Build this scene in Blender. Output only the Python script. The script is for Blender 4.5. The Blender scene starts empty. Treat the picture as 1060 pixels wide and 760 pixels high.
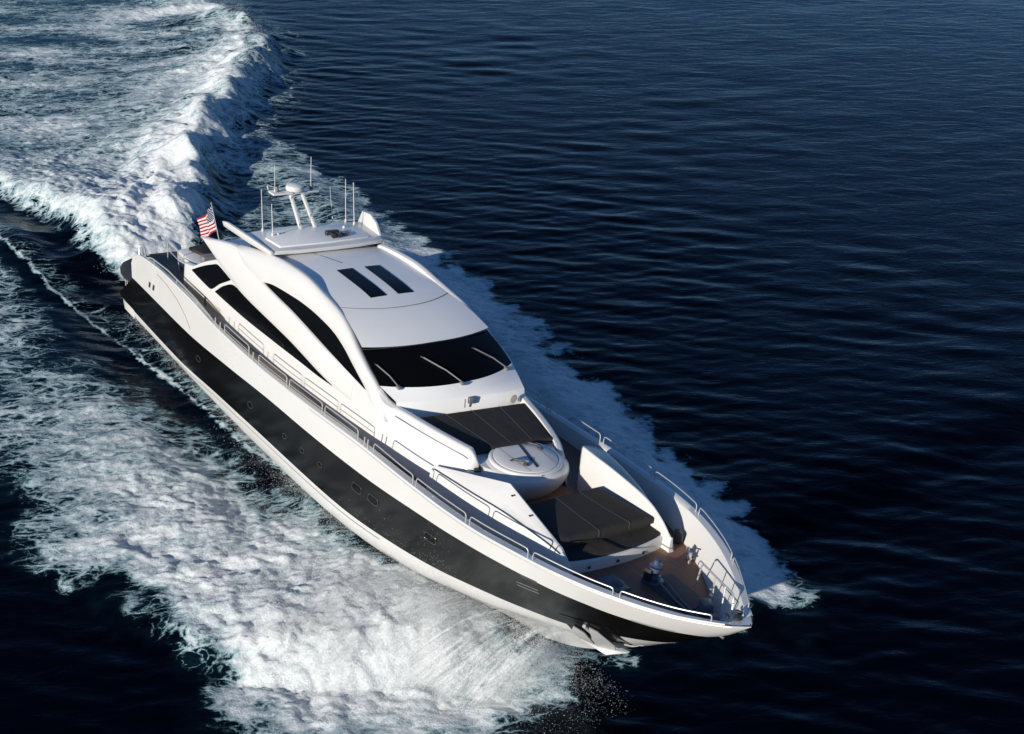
import bpy, math, random
import numpy as np
from mathutils import Matrix, Vector
sc = bpy.context.scene
COL = sc.collection
rng = np.random.default_rng(7)
random.seed(7)

# ------------------------------------------------------------------ camera
cam_d = bpy.data.cameras.new('camera')
cam = bpy.data.objects.new('camera', cam_d)
COL.objects.link(cam)
cam_d.sensor_width = 36.0
cam_d.lens = 1400.71 / 1060 * 36.0
cam_d.clip_start = 0.5
cam_d.clip_end = 20000
cr = Vector((0.5479373, 0.8365187, -0.0010322)); cu = Vector((-0.4173013, 0.2744101, 0.8663479)); cd = Vector((-0.7249995, 0.4742736, -0.4994399))
cam.matrix_world = Matrix(((cr.x, cu.x, -cd.x, 49.572637), (cr.y, cu.y, -cd.y, -16.799475), (cr.z, cu.z, -cd.z, 26.013352), (0, 0, 0, 1)))
sc.camera = cam
# ------------------------------------------------------------------ sky, sun, exposure
SUN_TO = Vector((0.30, -0.86, 0.35)).normalized()
world = bpy.data.worlds.new('World'); sc.world = world
world.use_nodes = True
wn = world.node_tree.nodes; wl = world.node_tree.links
bg = wn['Background']; bg.inputs['Strength'].default_value = 0.082
sky = wn.new('ShaderNodeTexSky'); sky.sky_type = 'NISHITA'; sky.sun_disc = False
sky.sun_elevation = math.asin(SUN_TO.z); sky.sun_rotation = math.atan2(SUN_TO.x, SUN_TO.y)
sky.air_density = 1.0; sky.dust_density = 0.0; sky.ozone_density = 8.0
wl.new(sky.outputs[0], bg.inputs['Color'])
sun_d = bpy.data.lights.new('sun', 'SUN'); sun_d.energy = 4.6; sun_d.angle = math.radians(0.5); sun_d.color = (1.0, 0.93, 0.82)
sun = bpy.data.objects.new('sun', sun_d); COL.objects.link(sun)
sun.rotation_euler = (-SUN_TO).to_track_quat('-Z', 'Y').to_euler()
sc.view_settings.view_transform = 'Standard'; sc.view_settings.look = 'None'
sc.view_settings.exposure = 0.22; sc.view_settings.gamma = 1.0
sc.view_settings.use_curve_mapping = False
sc.render.engine = 'CYCLES'

# ------------------------------------------------------------------ materials
class NT:
    def __init__(s, name):
        s.m = bpy.data.materials.new(name); s.m.use_nodes = True
        s.t = s.m.node_tree; s.n = s.t.nodes; s.bsdf = s.n['Principled BSDF']; s.out = s.n['Material Output']
    def new(s, typ, **kw):
        n = s.n.new(typ)
        for k, v in kw.items():
            if k.startswith('i_'): n.inputs[k[2:].replace('_', ' ')].default_value = v
            else: setattr(n, k, v)
        return n
    def link(s, a, b): s.t.links.new(a, b)
    def math(s, op, a, b=0.0, c=None, clamp=False):
        n = s.n.new('ShaderNodeMath'); n.operation = op; n.use_clamp = clamp
        for i, v in enumerate((a, b, c)):
            if v is None: continue
            if hasattr(v, 'node'): s.link(v, n.inputs[i])
            else: n.inputs[i].default_value = v
        return n.outputs[0]
    def mix(s, f, a, b):
        n = s.n.new('ShaderNodeMix'); n.data_type = 'RGBA'
        for i, v in ((0, f), (6, a), (7, b)):
            if hasattr(v, 'node'): s.link(v, n.inputs[i])
            else: n.inputs[i].default_value = v if i == 0 else (*v, 1)
        return n.outputs[2]
    def smooth(s, v, lo, hi):
        n = s.n.new('ShaderNodeMapRange'); n.interpolation_type = 'SMOOTHSTEP'
        s.link(v, n.inputs[0]); n.inputs[1].default_value = lo; n.inputs[2].default_value = hi
        return n.outputs[0]
    def noise(s, vec, scale, detail=4, rough=.55, dist=0.0):
        n = s.n.new('ShaderNodeTexNoise'); n.inputs['Scale'].default_value = scale; n.inputs['Detail'].default_value = detail
        n.inputs['Roughness'].default_value = rough; n.inputs['Distortion'].default_value = dist
        s.link(vec, n.inputs['Vector']); return n.outputs['Fac']
    def coord(s): return s.n.new('ShaderNodeTexCoord').outputs['Object']
    def bump(s, h, strength, dist, normal=None):
        b = s.n.new('ShaderNodeBump'); b.inputs['Strength'].default_value = strength; b.inputs['Distance'].default_value = dist
        s.link(h, b.inputs['Height'])
        if normal is not None: s.link(normal, b.inputs['Normal'])
        return b.outputs[0]

def paint(name, col, rough, var=0.04, metal=0.0, coat=0.0, scale=0.6, bump=0.0, bscale=30, streak=(1, 1, 1), spec=0.5, rv=.12):
    k = NT(name); b = k.bsdf
    co = k.coord(); mp = k.new('ShaderNodeMapping'); mp.inputs['Scale'].default_value = streak
    k.link(co, mp.inputs[0]); n = k.noise(mp.outputs[0], scale, 6)
    c = k.mix(n, tuple(max(0, x * (1 - var)) for x in col), tuple(min(1, x * (1 + var)) for x in col))
    k.link(c, b.inputs['Base Color'])
    k.link(k.math('ADD', k.math('MULTIPLY', n, rv), rough - rv / 2), b.inputs['Roughness'])
    b.inputs['Metallic'].default_value = metal; b.inputs['Coat Weight'].default_value = coat
    b.inputs['Coat Roughness'].default_value = 0.05
    b.inputs['Specular IOR Level'].default_value = spec
    if bump > 0: k.link(k.bump(k.noise(co, bscale, 5), bump, 0.01), b.inputs['Normal'])
    return k.m
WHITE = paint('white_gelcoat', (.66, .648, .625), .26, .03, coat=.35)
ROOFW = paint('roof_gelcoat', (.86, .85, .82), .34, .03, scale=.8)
OFFW = paint('nonskid_white', (.66, .65, .63), .55, .05, bump=.15, bscale=120)
BLACK = paint('black_hull_paint', (.0045, .0042, .004), .16, .3, coat=.0, streak=(.4, 1, 1), scale=2, spec=.17, rv=.02)
GLASS = paint('dark_tinted_glass', (.003, .003, .0033), .09, .2, coat=0.0, spec=.18)
GLASS.node_tree.nodes['Principled BSDF'].inputs['IOR'].default_value = 1.28
STEEL = paint('polished_steel', (.62, .61, .59), .42, .05, metal=.55)
DARKT = paint('dark_trim', (.03, .03, .032), .45, .2)
GREYP = paint('grey_plastic', (.16, .16, .165), .5, .15)
BLUEM = paint('blue_grey_metal', (.10, .13, .2), .35, .2, metal=.4)
TAN = paint('cream_panel', (.45, .41, .34), .5, .08)

def cushion_mat(name, col):
    k = NT(name); co = k.coord(); n = k.noise(co, 3, 6, .6); f = k.noise(co, 160, 2)
    k.link(k.mix(n, tuple(x * .75 for x in col), tuple(x * 1.3 for x in col)), k.bsdf.inputs['Base Color'])
    k.bsdf.inputs['Roughness'].default_value = .8; k.bsdf.inputs['Specular IOR Level'].default_value = .15
    k.link(k.bump(k.noise(co, 2.2, 3), .5, .05, k.bump(f, .25, .004)), k.bsdf.inputs['Normal'])
    return k.m
CUSH = cushion_mat('charcoal_cushion', (.034, .0315, .030))
def teak_mat(name, a, b, seam):
    k = NT(name); co = k.coord(); sp = k.new('ShaderNodeSeparateXYZ'); k.link(co, sp.inputs[0])
    y = k.math('MULTIPLY', sp.outputs[1], 1 / .075)
    fr = k.math('FRACT', k.math('ADD', y, 200.0)); idx = k.math('FLOOR', y)
    wn_ = k.new('ShaderNodeTexWhiteNoise'); wn_.noise_dimensions = '1D'; k.link(idx, wn_.inputs['W'])
    mp = k.new('ShaderNodeMapping'); mp.inputs['Scale'].default_value = (1.5, 14, 14); k.link(co, mp.inputs[0])
    gr = k.noise(mp.outputs[0], 2, 5)
    f = k.math('ADD', k.math('MULTIPLY', wn_.outputs[0], .45), k.math('MULTIPLY', gr, .55))
    line = k.math('LESS_THAN', k.math('ABSOLUTE', k.math('SUBTRACT', fr, .5)), .42)
    k.link(k.mix(line, seam, k.mix(f, a, b)), k.bsdf.inputs['Base Color'])
    k.bsdf.inputs['Roughness'].default_value = .6
    return k.m
TEAK = teak_mat('teak_planks', (.18, .085, .052), (.33, .165, .105), (.02, .018, .016))
TEAKG = teak_mat('weathered_teak', (.27, .205, .14), (.40, .31, .215), (.03, .026, .022))

def flag_mat():
    k = NT('striped_flag_cloth'); uv = k.new('ShaderNodeUVMap'); sp = k.new('ShaderNodeSeparateXYZ'); k.link(uv.outputs[0], sp.inputs[0])
    u, v = sp.outputs[0], sp.outputs[1]
    st = k.math('MODULO', k.math('FLOOR', k.math('MULTIPLY', v, 13)), 2)
    red = k.mix(st, (.42, .015, .03), (.75, .73, .70))
    can = k.math('MULTIPLY', k.math('LESS_THAN', u, .4), k.math('GREATER_THAN', v, 6 / 13))
    # staggered rows of small white stars
    cu_ = k.math('MULTIPLY', u, 11 / .4); cv_ = k.math('MULTIPLY', k.math('SUBTRACT', v, 6 / 13), 9 / (7 / 13))
    par = k.math('MODULO', k.math('ADD', k.math('FLOOR', cu_), k.math('FLOOR', cv_)), 2)
    dx = k.math('SUBTRACT', k.math('FRACT', cu_), .5); dy = k.math('SUBTRACT', k.math('FRACT', cv_), .5)
    r2 = k.math('ADD', k.math('MULTIPLY', dx, dx), k.math('MULTIPLY', dy, dy))
    star = k.math('MULTIPLY', k.math('LESS_THAN', r2, .16), k.math('SUBTRACT', 1.0, par))
    blue = k.mix(star, (.015, .02, .09), (.75, .73, .70))
    c = k.mix(can, red, blue)
    k.link(c, k.bsdf.inputs['Base Color']); k.bsdf.inputs['Roughness'].default_value = .8
    tr = k.new('ShaderNodeBsdfTranslucent'); k.link(c, tr.inputs[0])
    ms = k.new('ShaderNodeMixShader'); ms.inputs[0].default_value = .3
    k.link(k.bsdf.outputs[0], ms.inputs[1]); k.link(tr.outputs[0], ms.inputs[2]); k.link(ms.outputs[0], k.out.inputs[0])
    return k.m
FLAG = flag_mat()

# ------------------------------------------------------------------ mesh helpers
def pchip(xs, ys):
    xs = np.array(xs, float); ys = np.array(ys, float); h = np.diff(xs); d = np.diff(ys) / h
    m = np.zeros(len(xs))
    for i in range(1, len(xs) - 1):
        if d[i - 1] * d[i] > 0:
            w1 = 2 * h[i] + h[i - 1]; w2 = h[i] + 2 * h[i - 1]; m[i] = (w1 + w2) / (w1 / d[i - 1] + w2 / d[i])
    m[0] = d[0]; m[-1] = d[-1]
    def f(x):
        x = np.clip(np.asarray(x, float), xs[0], xs[-1]); i = np.clip(np.searchsorted(xs, x) - 1, 0, len(xs) - 2)
        t = (x - xs[i]) / h[i]
        return ys[i] * (1 + 2 * t) * (1 - t) ** 2 + m[i] * h[i] * t * (1 - t) ** 2 + ys[i + 1] * t * t * (3 - 2 * t) + m[i + 1] * h[i] * t * t * (t - 1)
    return f

class MB:
    """collects shapes of one part"""
    def __init__(s): s.v = []; s.f = []
    def add(s, vs, fs):
        o = len(s.v); s.v += [tuple(map(float, p)) for p in vs]; s.f += [tuple(i + o for i in f) for f in fs]; return s
    def grid(s, rows, closed=False, cap=False):
        n = len(rows[0]); vs = [p for r in rows for p in r]; fs = []
        for i in range(len(rows) - 1):
            for j in range(n if closed else n - 1):
                k = (j + 1) % n
                fs.append((i * n + j, i * n + k, (i + 1) * n + k, (i + 1) * n + j))
        if cap: fs += [tuple(range(n))[::-1], tuple((len(rows) - 1) * n + j for j in range(n))]
        return s.add(vs, fs)
    def box(s, c, d, rz=0, bev=0.0, ry=0):
        x, y, z = (q / 2 for q in d); b = min(bev, .45 * min(d))
        # rounded box: top and bottom rings inset
        def ring(zz, ins):
            X, Y = x - ins, y - ins; bb = b
            if b <= 0: return [(-X, -Y, zz), (X, -Y, zz), (X, Y, zz), (-X, Y, zz)]
            o = []
            for sx, sy, a0 in ((1, 1, 0), (-1, 1, 90), (-1, -1, 180), (1, -1, 270)):
                for a in (0, 30, 60, 90):
                    t = math.radians(a0 + a); o.append((sx * (X - bb) + bb * math.cos(t), sy * (Y - bb) + bb * math.sin(t), zz))
            return o
        rows = [ring(-z, 0), ring(z, 0)] if b <= 0 else [ring(-z, b * .7), ring(-z + b * .3, b * .2), ring(-z + b, 0), ring(z - b, 0), ring(z - b * .3, b * .2), ring(z, b * .7)]
        ca, sa = math.cos(rz), math.sin(rz); cy, sy_ = math.cos(ry), math.sin(ry)
        def T(p):
            px, py, pz = p; px, pz = px * cy + pz * sy_, -px * sy_ + pz * cy
            return (c[0] + px * ca - py * sa, c[1] + px * sa + py * ca, c[2] + pz)
        return s.grid([[T(p) for p in r] for r in rows], True, True)
    def tube(s, path, r, n=8, closed=False, taper=None):
        P = [Vector(p) for p in path]; rows = []
        up = Vector((0, 0, 1))
        for i, p in enumerate(P):
            a = P[i - 1] if i > 0 or closed else p; b = P[(i + 1) % len(P)] if i < len(P) - 1 or closed else p
            t = (b - a).normalized(); ref = up if abs(t.z) < .95 else Vector((1, 0, 0))
            u = t.cross(ref).normalized(); w = u.cross(t)
            rr = r if taper is None else r * (1 + (taper - 1) * i / (len(P) - 1))
            rows.append([tuple(p + rr * (math.cos(2 * math.pi * k / n) * u + math.sin(2 * math.pi * k / n) * w)) for k in range(n)])
        if closed: rows.append(rows[0])
        return s.grid(rows, True, not closed)
    def lathe(s, c, prof, n=24, sx=1.0, sy=1.0):
        rows = [[(c[0] + r * sx * math.cos(2 * math.pi * k / n), c[1] + r * sy * math.sin(2 * math.pi * k / n), c[2] + z) for k in range(n)] for r, z in prof]
        return s.grid(rows, True, True)
    def prism(s, poly, off):
        """poly: list of 3D points, off: vector thickness"""
        n = len(poly); o = Vector(off)
        vs = list(poly) + [tuple(Vector(p) + o) for p in poly]
        fs = [tuple(range(n))[::-1], tuple(range(n, 2 * n))] + [(i, (i + 1) % n, n + (i + 1) % n, n + i) for i in range(n)]
        return s.add(vs, fs)
    def build(s, name, mat, parent=None, smooth=35, bevel=0.0, sub=0):
        me = bpy.data.meshes.new(name); me.from_pydata(s.v, [], s.f)
        import bmesh
        bm = bmesh.new(); bm.from_mesh(me); bmesh.ops.remove_doubles(bm, verts=bm.verts, dist=1e-4)
        bmesh.ops.dissolve_degenerate(bm, dist=1e-5, edges=bm.edges)
        bmesh.ops.recalc_face_normals(bm, faces=bm.faces)
        if bevel > 0:
            es = [e for e in bm.edges if len(e.link_faces) == 2 and e.calc_face_angle(0) > math.radians(40)]
            bmesh.ops.bevel(bm, geom=es, offset=bevel, segments=2, affect='EDGES', profile=.6)
        for f in bm.faces: f.smooth = True
        for e in bm.edges:
            if len(e.link_faces) == 2 and e.calc_face_angle(0) > math.radians(smooth): e.smooth = False
        bm.to_mesh(me); bm.free()
        me.materials.append(mat)
        o = bpy.data.objects.new(name, me); COL.objects.link(o)
        if parent is not None: o.parent = parent
        return o
def rounded(path, r=.06, n=5):
    """round the inner corners of a 3D polyline"""
    P = [Vector(p) for p in path]; out = [P[0]]
    for i in range(1, len(P) - 1):
        a, b, c = P[i - 1], P[i], P[i + 1]
        d1 = (a - b); d2 = (c - b); q = min(r, .45 * d1.length, .45 * d2.length)
        s_, e_ = b + d1.normalized() * q, b + d2.normalized() * q
        for k in range(n + 1):
            t = k / n; out.append((1 - t) ** 2 * s_ + 2 * t * (1 - t) * b + t * t * e_)
    out.append(P[-1]); return [tuple(p) for p in out]

def tag(o, label=None, cat=None, group=None, kind=None):
    for k, v in (('label', label), ('category', cat), ('group', group), ('kind', kind)):
        if v: o[k] = v
    return o

# ------------------------------------------------------------------ boat frame (x forward, y port, z up; heeled to port, bow up)
BM = np.array([[0.9992629, 0.0054159, -0.0380038], [0.0, 0.9899976, 0.1410844], [0.0383878, -0.1409804, 0.9892679]])
BMAT = Matrix([[*r, 0] for r in BM.tolist()] + [[0, 0, 0, 1]])
def b2w(p): return BM @ np.asarray(p, float)

Ys = pchip([-2, 0, 3, 7, 12, 21.5, 24, 26, 28, 29.5, 30.7, 31.6, 32.3, 32.75, 33], [2.86, 2.94, 3.06, 3.18, 3.25, 3.25, 3.22, 3.10, 2.77, 2.30, 1.72, 1.15, .64, .30, .0])
Zs = pchip([0, .3, .7, 1.5, 4.3, 6.9, 9.5, 13, 15.4, 17.8, 20.1, 23.3, 25.7, 28, 30, 31.5, 32.2, 33], [2.0, 2.42, 2.6, 2.78, 3.04, 3.08, 2.98, 3.03, 3.17, 3.36, 3.57, 3.75, 3.89, 4.06, 4.13, 4.17, 4.25, 4.42])
Zst = pchip([24, 25.5, 27, 28.38, 29.27, 30.25, 31.68, 32.54, 33], [-1.0, -.6, .0, .81, 1.45, 2.17, 3.26, 3.94, 4.40])
def Zk(x): return np.where(np.asarray(x) < 24, -1.25 + .25 * np.clip((np.asarray(x, float) - 10) / 14, 0, 1) ** 2, Zst(x))
Yc = pchip([-2, 0, 10, 15, 18, 20, 22.4, 25, 27, 28.6, 29.6], [2.76, 2.8, 2.9, 2.88, 2.78, 2.62, 2.3, 1.75, 1.12, .5, 0])
Zc0 = pchip([-2, 0, 10, 15, 18, 20, 22.4, 25, 27, 28.6, 29.6], [-.4, -.38, -.28, -.17, -.08, .02, .28, .72, 1.1, 1.42, 1.72])
def Zc(x): return np.where(np.asarray(x) < 29.6, Zc0(x), Zst(x))
Ph = pchip([0, 16, 20, 24, 28, 33], [.40, .42, .48, .55, .6, .62])
def hully(x, z):
    s = np.clip((z - Zc(x)) / np.maximum(Zs(x) - Zc(x), 1e-3), 0, 1.05)
    yc = np.where(np.asarray(x) < 29.6, Yc(x), 0)
    return yc + (Ys(x) - yc) * s ** Ph(x)
Zbt = pchip([-2, 0, 2.7, 6.6, 10.5, 14.1, 16.8, 20.2, 24.1, 27, 28.5, 30, 31, 32, 33], [1.3, 1.42, 1.51, 1.62, 1.93, 2.22, 2.36, 2.6, 3.04, 3.31, 3.37, 3.4, 3.43, 3.55, 3.7])
Zbb = pchip([-2, 0, 5.1, 9.4, 12.6, 15.4, 18.9, 21.8, 23.8, 25.5, 27.1, 28.3, 29.8, 30.5, 33], [-.05, -.06, .0, .32, .5, .61, .73, 1.03, 1.30, 1.60, 1.82, 2.0, 2.38, 2.55, 3.4])
Zd = pchip([0, 8, 11, 14, 17.3, 20, 24, 28, 33], [2.2, 2.52, 2.74, 2.93, 3.04, 3.14, 3.24, 3.3, 3.4])

yacht = bpy.data.objects.new('motor_yacht', None); COL.objects.link(yacht)
yacht.matrix_world = BMAT
tag(yacht, 'white motor yacht with black hull band speeding through its own white spray', 'yacht')

XS = np.unique(np.concatenate([np.linspace(0, 1.5, 11), np.linspace(1.5, 24, 60), np.linspace(24, 33, 61)]))
def hull_rows(lo, hi, n, xs, off=0.0):
    rows = []
    for s in (-1, 1):
        rr = []
        for x in xs:
            zl, zh = lo(x), hi(x); zc = float(Zc(x)); zl = max(zl, zc); zh = max(zh, zl)
            rr.append([(x, s * (float(hully(x, z)) + off), z) for z in np.linspace(zl, zh, n)])
        rows.append(rr)
    return rows
fl = lambda f: (lambda x: float(f(x)))
m = MB()
for rr in hull_rows(fl(Zc), fl(Zbb), 4, XS): m.grid(rr)
for s in (-1, 1):   # bottom with two spray rails
    rr = []
    for x in XS:
        yc = float(Yc(x)) if x < 29.6 else 0.0; zc = float(Zc(x)); zk = float(Zk(x)); zk = min(zk, zc)
        row = []
        for t in np.linspace(0, 1, 9):
            dz = -.035 * min(1, max(0, (26 - x) / 4)) if abs(t - .5) < .05 or abs(t - .75) < .05 else 0
            row.append((x, s * yc * t, zk + (zc - zk) * (t ** .9) + dz))
        rr.append(row)
    m.grid(rr)
# boot skirt carried aft under the bathing platform
for s in (-1, 1):
    m.grid([[(x, s * (2.84 - .25 * max(0, -x - 1.2)), z) for z in (-.4, -.05)] for x in (-1.95, -1.6, -1.2, -.6, 0)])
hull_bottom = m.build('hull', WHITE, yacht, 30)
m = MB()
for rr in hull_rows(fl(Zbb), fl(Zbt), 8, XS): m.grid(rr)
xs_a = np.linspace(-1.9, 0, 9)
for s in (-1, 1):
    m.grid([[(x, s * (float(hully(0, z)) - .02 - .05 * (x / 1.9) ** 2), z) for z in np.linspace(-.055, .16 + 1.24 * (1 - (-x / 1.9)) ** 1.15, 6)] for x in xs_a])
m.build('hull_band', BLACK, yacht, 30)
m = MB()
for rr in hull_rows(fl(Zbt), fl(Zs), 9, XS): m.grid(rr)
m.build('topsides', WHITE, yacht, 30)
m = MB()
m.add([(0, -2.8, -.36), (0, 2.8, -.36), (0, 2.9, 1.42), (0, 2.94, 2.0), (0, -2.94, 2.0), (0, -2.9, 1.42), (0, 0, -1.25)], [(6, 1, 2, 3, 4, 5, 0)])
m.build('transom', WHITE, yacht)
# thin white styling line above and below the band
for nm, zf, w, mt in (('band_trim', lambda x: float(Zbb(x)) + .0, .03, DARKT),):
    m = MB()
    for s in (-1,):
        m.grid([[(x, s * (float(hully(x, zf(x) - .16)) + .006), zf(x) - .16), (x, s * (float(hully(x, zf(x) - .185)) + .006), zf(x) - .185)] for x in np.linspace(5, 21, 50)])
    m.build(nm, mt, yacht)
# rub rail on the sheer knuckle
m = MB()
for s in (-1, 1):
    m.tube([(x, s * (float(hully(x, float(Zs(x)) - .05)) + .005), float(Zs(x)) - .05) for x in np.linspace(17, 32.7, 60)], .014, 6)
m.build('rub_rail', STEEL, yacht)

# bulwark cap + inner face
XB = np.unique(np.concatenate([np.linspace(.0, 1.5, 9), np.linspace(1.5, 24, 50), np.linspace(24, 32.6, 50)]))
cw = pchip([0, 8, 16, 20, 24, 30, 32.6], [.16, .17, .2, .22, .24, .24, .18])
mc = MB(); mi = MB()
for s in (-1, 1):
    rc = []; ri = []
    for x in XB:
        y = float(Ys(x)); z = float(Zs(x)); w = min(float(cw(x)), y * .8); zd = max(min(float(Zd(x)), z - .05), float(Zst(x)) + .1 if x > 29 else -9)
        rc.append([(x, s * y, z), (x, s * (y + .012), z + .012), (x, s * (y - .01), z + .04), (x, s * (y - w + .02), z + .035), (x, s * (y - w), z + .01)])
        sl = .10 * max(0, min(1, (x - 22) / 5))
        y0 = max(0, min(y - w, float(hully(x, z - .02)) - .05)); y1 = max(min(y0 - sl - .02, float(hully(x, zd - .03)) - .07), 0)
        ri.append([(x, s * y0, z + .01), (x, s * (y0 + (y1 - y0) * .5 + .02), (z + zd) / 2), (x, s * y1, zd - .02)])
    mc.grid(rc); mi.grid(ri)
mc.build('bulwark_cap', WHITE, yacht, 50)
mi.build('bulwark_liner', WHITE, yacht, 50)
# stern hump ends, bow plate at the tip
m = MB(); m.add([(32.55, -.42, 4.335), (32.55, .42, 4.335), (32.8, .2, 4.39), (32.95, 0, 4.43), (32.8, -.2, 4.39)], [(0, 1, 2, 3, 4)])
m.build('bow_plate', WHITE, yacht)
# decks
m = MB()
m.grid([[(x, y * max(.02, min(float(Ys(x)) - .2, float(hully(x, float(Zd(x)) - .03)) - .06)), float(Zd(x)) + .03 * (1 - y * y)) for y in np.linspace(-1, 1, 9)] for x in np.linspace(19.5, 31.55, 50)])
m.build('foredeck_planking', TEAK, yacht)
m = MB()
m.grid([[(x, y * (float(Ys(x)) - .1), min(float(Zd(x)), float(Zs(x)) - .12)) for y in np.linspace(-1, 1, 9)] for x in np.linspace(0.05, 19.48, 60)])
m.build('side_deck_planking', TEAKG, yacht)

# ------------------------------------------------------------------ stern platform
def slab(m, outline, z0, z1, r=.03):
    c = np.mean(np.array(outline), 0)
    def ring(z, k): return [(c[0] + (p[0] - c[0]) * k, c[1] + (p[1] - c[1]) * k, z) for p in outline]
    return m.grid([ring(z0, 1 - r), ring(z0 + (z1 - z0) * .25, 1), ring(z0 + (z1 - z0) * .75, 1), ring(z1, 1 - r * .6)], True, True)
out = [(-.05, -2.6)] + [(-.6, -2.8), (-1.2, -2.86), (-1.8, -2.8), (-2.4, -2.62), (-2.85, -2.35), (-3.15, -1.95), (-3.3, -1.4), (-3.36, -.6), (-3.38, 0)]
out = out + [(x, -y) for x, y in out[::-1][1:]]
m = MB(); slab(m, out, .92, 1.04); m.build('upper_platform', paint('dark_platform_teak', (.035, .033, .032), .55, .2, scale=3), yacht)
out2 = [(0, -2.75), (-1.1, -2.74), (-1.7, -2.6), (-1.95, -2.3), (-2.0, 0)]; out2 = out2 + [(x, -y) for x, y in out2[::-1][1:]]
m = MB(); slab(m, out2, .0, .1); m.build('bathing_platform', DARKT, yacht)
for x, y in ((-1.45, -2.7), (-1.85, -2.5), (-1.45, 2.7), (-1.85, 2.5)):
    m = MB(); m.tube([(x, y, .08), (x, y, .95)], .022, 6); m.build('platform_post', STEEL, yacht)
# ------------------------------------------------------------------ house
def H(x, z): return 2.56 - .03 * (z - 3) - .04 * (z - 3) ** 2
top_aft = pchip([4.25, 4.32, 4.55, 5, 5.5, 6.26, 7.07, 7.7, 8.4, 9.0, 10.0, 11.3], [3.2, 3.36, 3.58, 3.68, 3.78, 4.16, 4.52, 4.74, 4.8, 4.95, 5.1, 5.3])
W3top = pchip([11.32, 11.8, 12.3, 13.5, 14.19, 14.83, 15.83, 16.52, 17.23, 17.81, 18.37, 18.95, 19.5], [5.24, 5.36, 5.43, 5.53, 5.57, 5.58, 5.54, 5.47, 5.31, 5.11, 4.88, 4.63, 4.36])
W3bot = pchip([11.32, 11.97, 12.76, 13.52, 14.34, 15.15, 16.31, 17.05, 17.66, 18.95], [5.22, 5.18, 5.13, 5.09, 5.02, 4.94, 4.82, 4.75, 4.69, 4.58])
zside = lambda x: float(top_aft(x)) if x < 11.3 else float(W3top(x)) + .05
XH = np.unique(np.concatenate([np.linspace(4.25, 5.5, 10), np.linspace(5.5, 19.45, 57)]))
def tuck(x):    # rounded plan at the aft end
    return .55 * max(0, 1 - (x - 4.25) / .55) ** 2
m = MB()
for s in (-1, 1):
    rows = []
    for x in XH:
        zb = float(Zd(x)) - .03; zt = zside(x); row = []
        for t in np.linspace(0, 1, 14):
            z = zb + (zt - zb) * t; row.append((x, s * (float(H(x, z)) - tuck(x)), z))
        if x < 11.0:   # rolled top edge
            yy = float(H(x, zt)) - tuck(x)
            row += [(x, s * (yy - .06), zt + .03), (x, s * (yy - .16), zt + .03), (x, s * (yy - .22), zt - .03), (x, s * (yy - .24), zb + .1)]
        else:
            yy = float(H(x, zt)); row += [(x, s * (yy - .06), zt + .01), (x, s * (yy - .16), zt), (x, s * (yy - .22), zt - .05), (x, s * (yy - .24), zt - .3)]
        rows.append(row)
    m.grid(rows)
house = m.build('deckhouse_side', WHITE, yacht, 40)

def hpatch(m, xs, zl, zu, off, s=-1, n=8, th=.02, tk=True):
    """patch on the house side between two height curves"""
    rows = []
    for x in xs:
        a, b = zl(x), max(zu(x), zl(x) + .002)
        tq = tuck(x) if tk else 0
        r = [(x, s * (float(H(x, a)) - tq - .01), a)]
        r += [(x, s * (float(H(x, z)) - tq + off), z) for z in np.linspace(a + .004, b - .004 if b - a > .01 else b, n)]
        r += [(x, s * (float(H(x, b)) - tq - .01), b)]
        rows.append(r)
    return m.grid(rows)
# windows: aft quad, long triangle, arched window (both sides)
w1u = pchip([5.51, 6.26, 7.07, 7.7, 8.26, 8.86], [3.66, 4.03, 4.38, 4.58, 4.53, 4.45]); w1l = pchip([5.51, 6.4, 7.22, 8.08, 8.88], [3.62, 3.56, 3.53, 4.0, 4.42])
w2u = pchip([7.75, 8.4, 9.25, 10.45, 11.71, 12.77, 13.9, 15.02, 16.01, 16.95], [3.62, 4.05, 4.36, 4.31, 4.25, 4.21, 4.15, 4.06, 3.98, 3.9])
w2l = pchip([7.75, 8.81, 9.91, 10.91, 11.89, 13.52, 14.78, 15.86, 16.95], [3.58, 3.57, 3.57, 3.59, 3.63, 3.7, 3.76, 3.8, 3.88])
w3u = lambda x: float(W3top(x)) - .03; w3l = lambda x: float(W3bot(x)) + .0
for s in (-1, 1):
    m = MB(); hpatch(m, np.linspace(5.51, 8.87, 26), fl(w1l), fl(w1u), .014, s); m.build('saloon_window', GLASS, yacht, 60)
    m = MB(); hpatch(m, np.linspace(7.75, 16.95, 44), fl(w2l), fl(w2u), .014, s); m.build('saloon_window', GLASS, yacht, 60)
    m = MB(); hpatch(m, np.linspace(11.34, 18.9, 44), w3l, w3u, .014, s); m.build('saloon_window', GLASS, yacht, 60)
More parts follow.
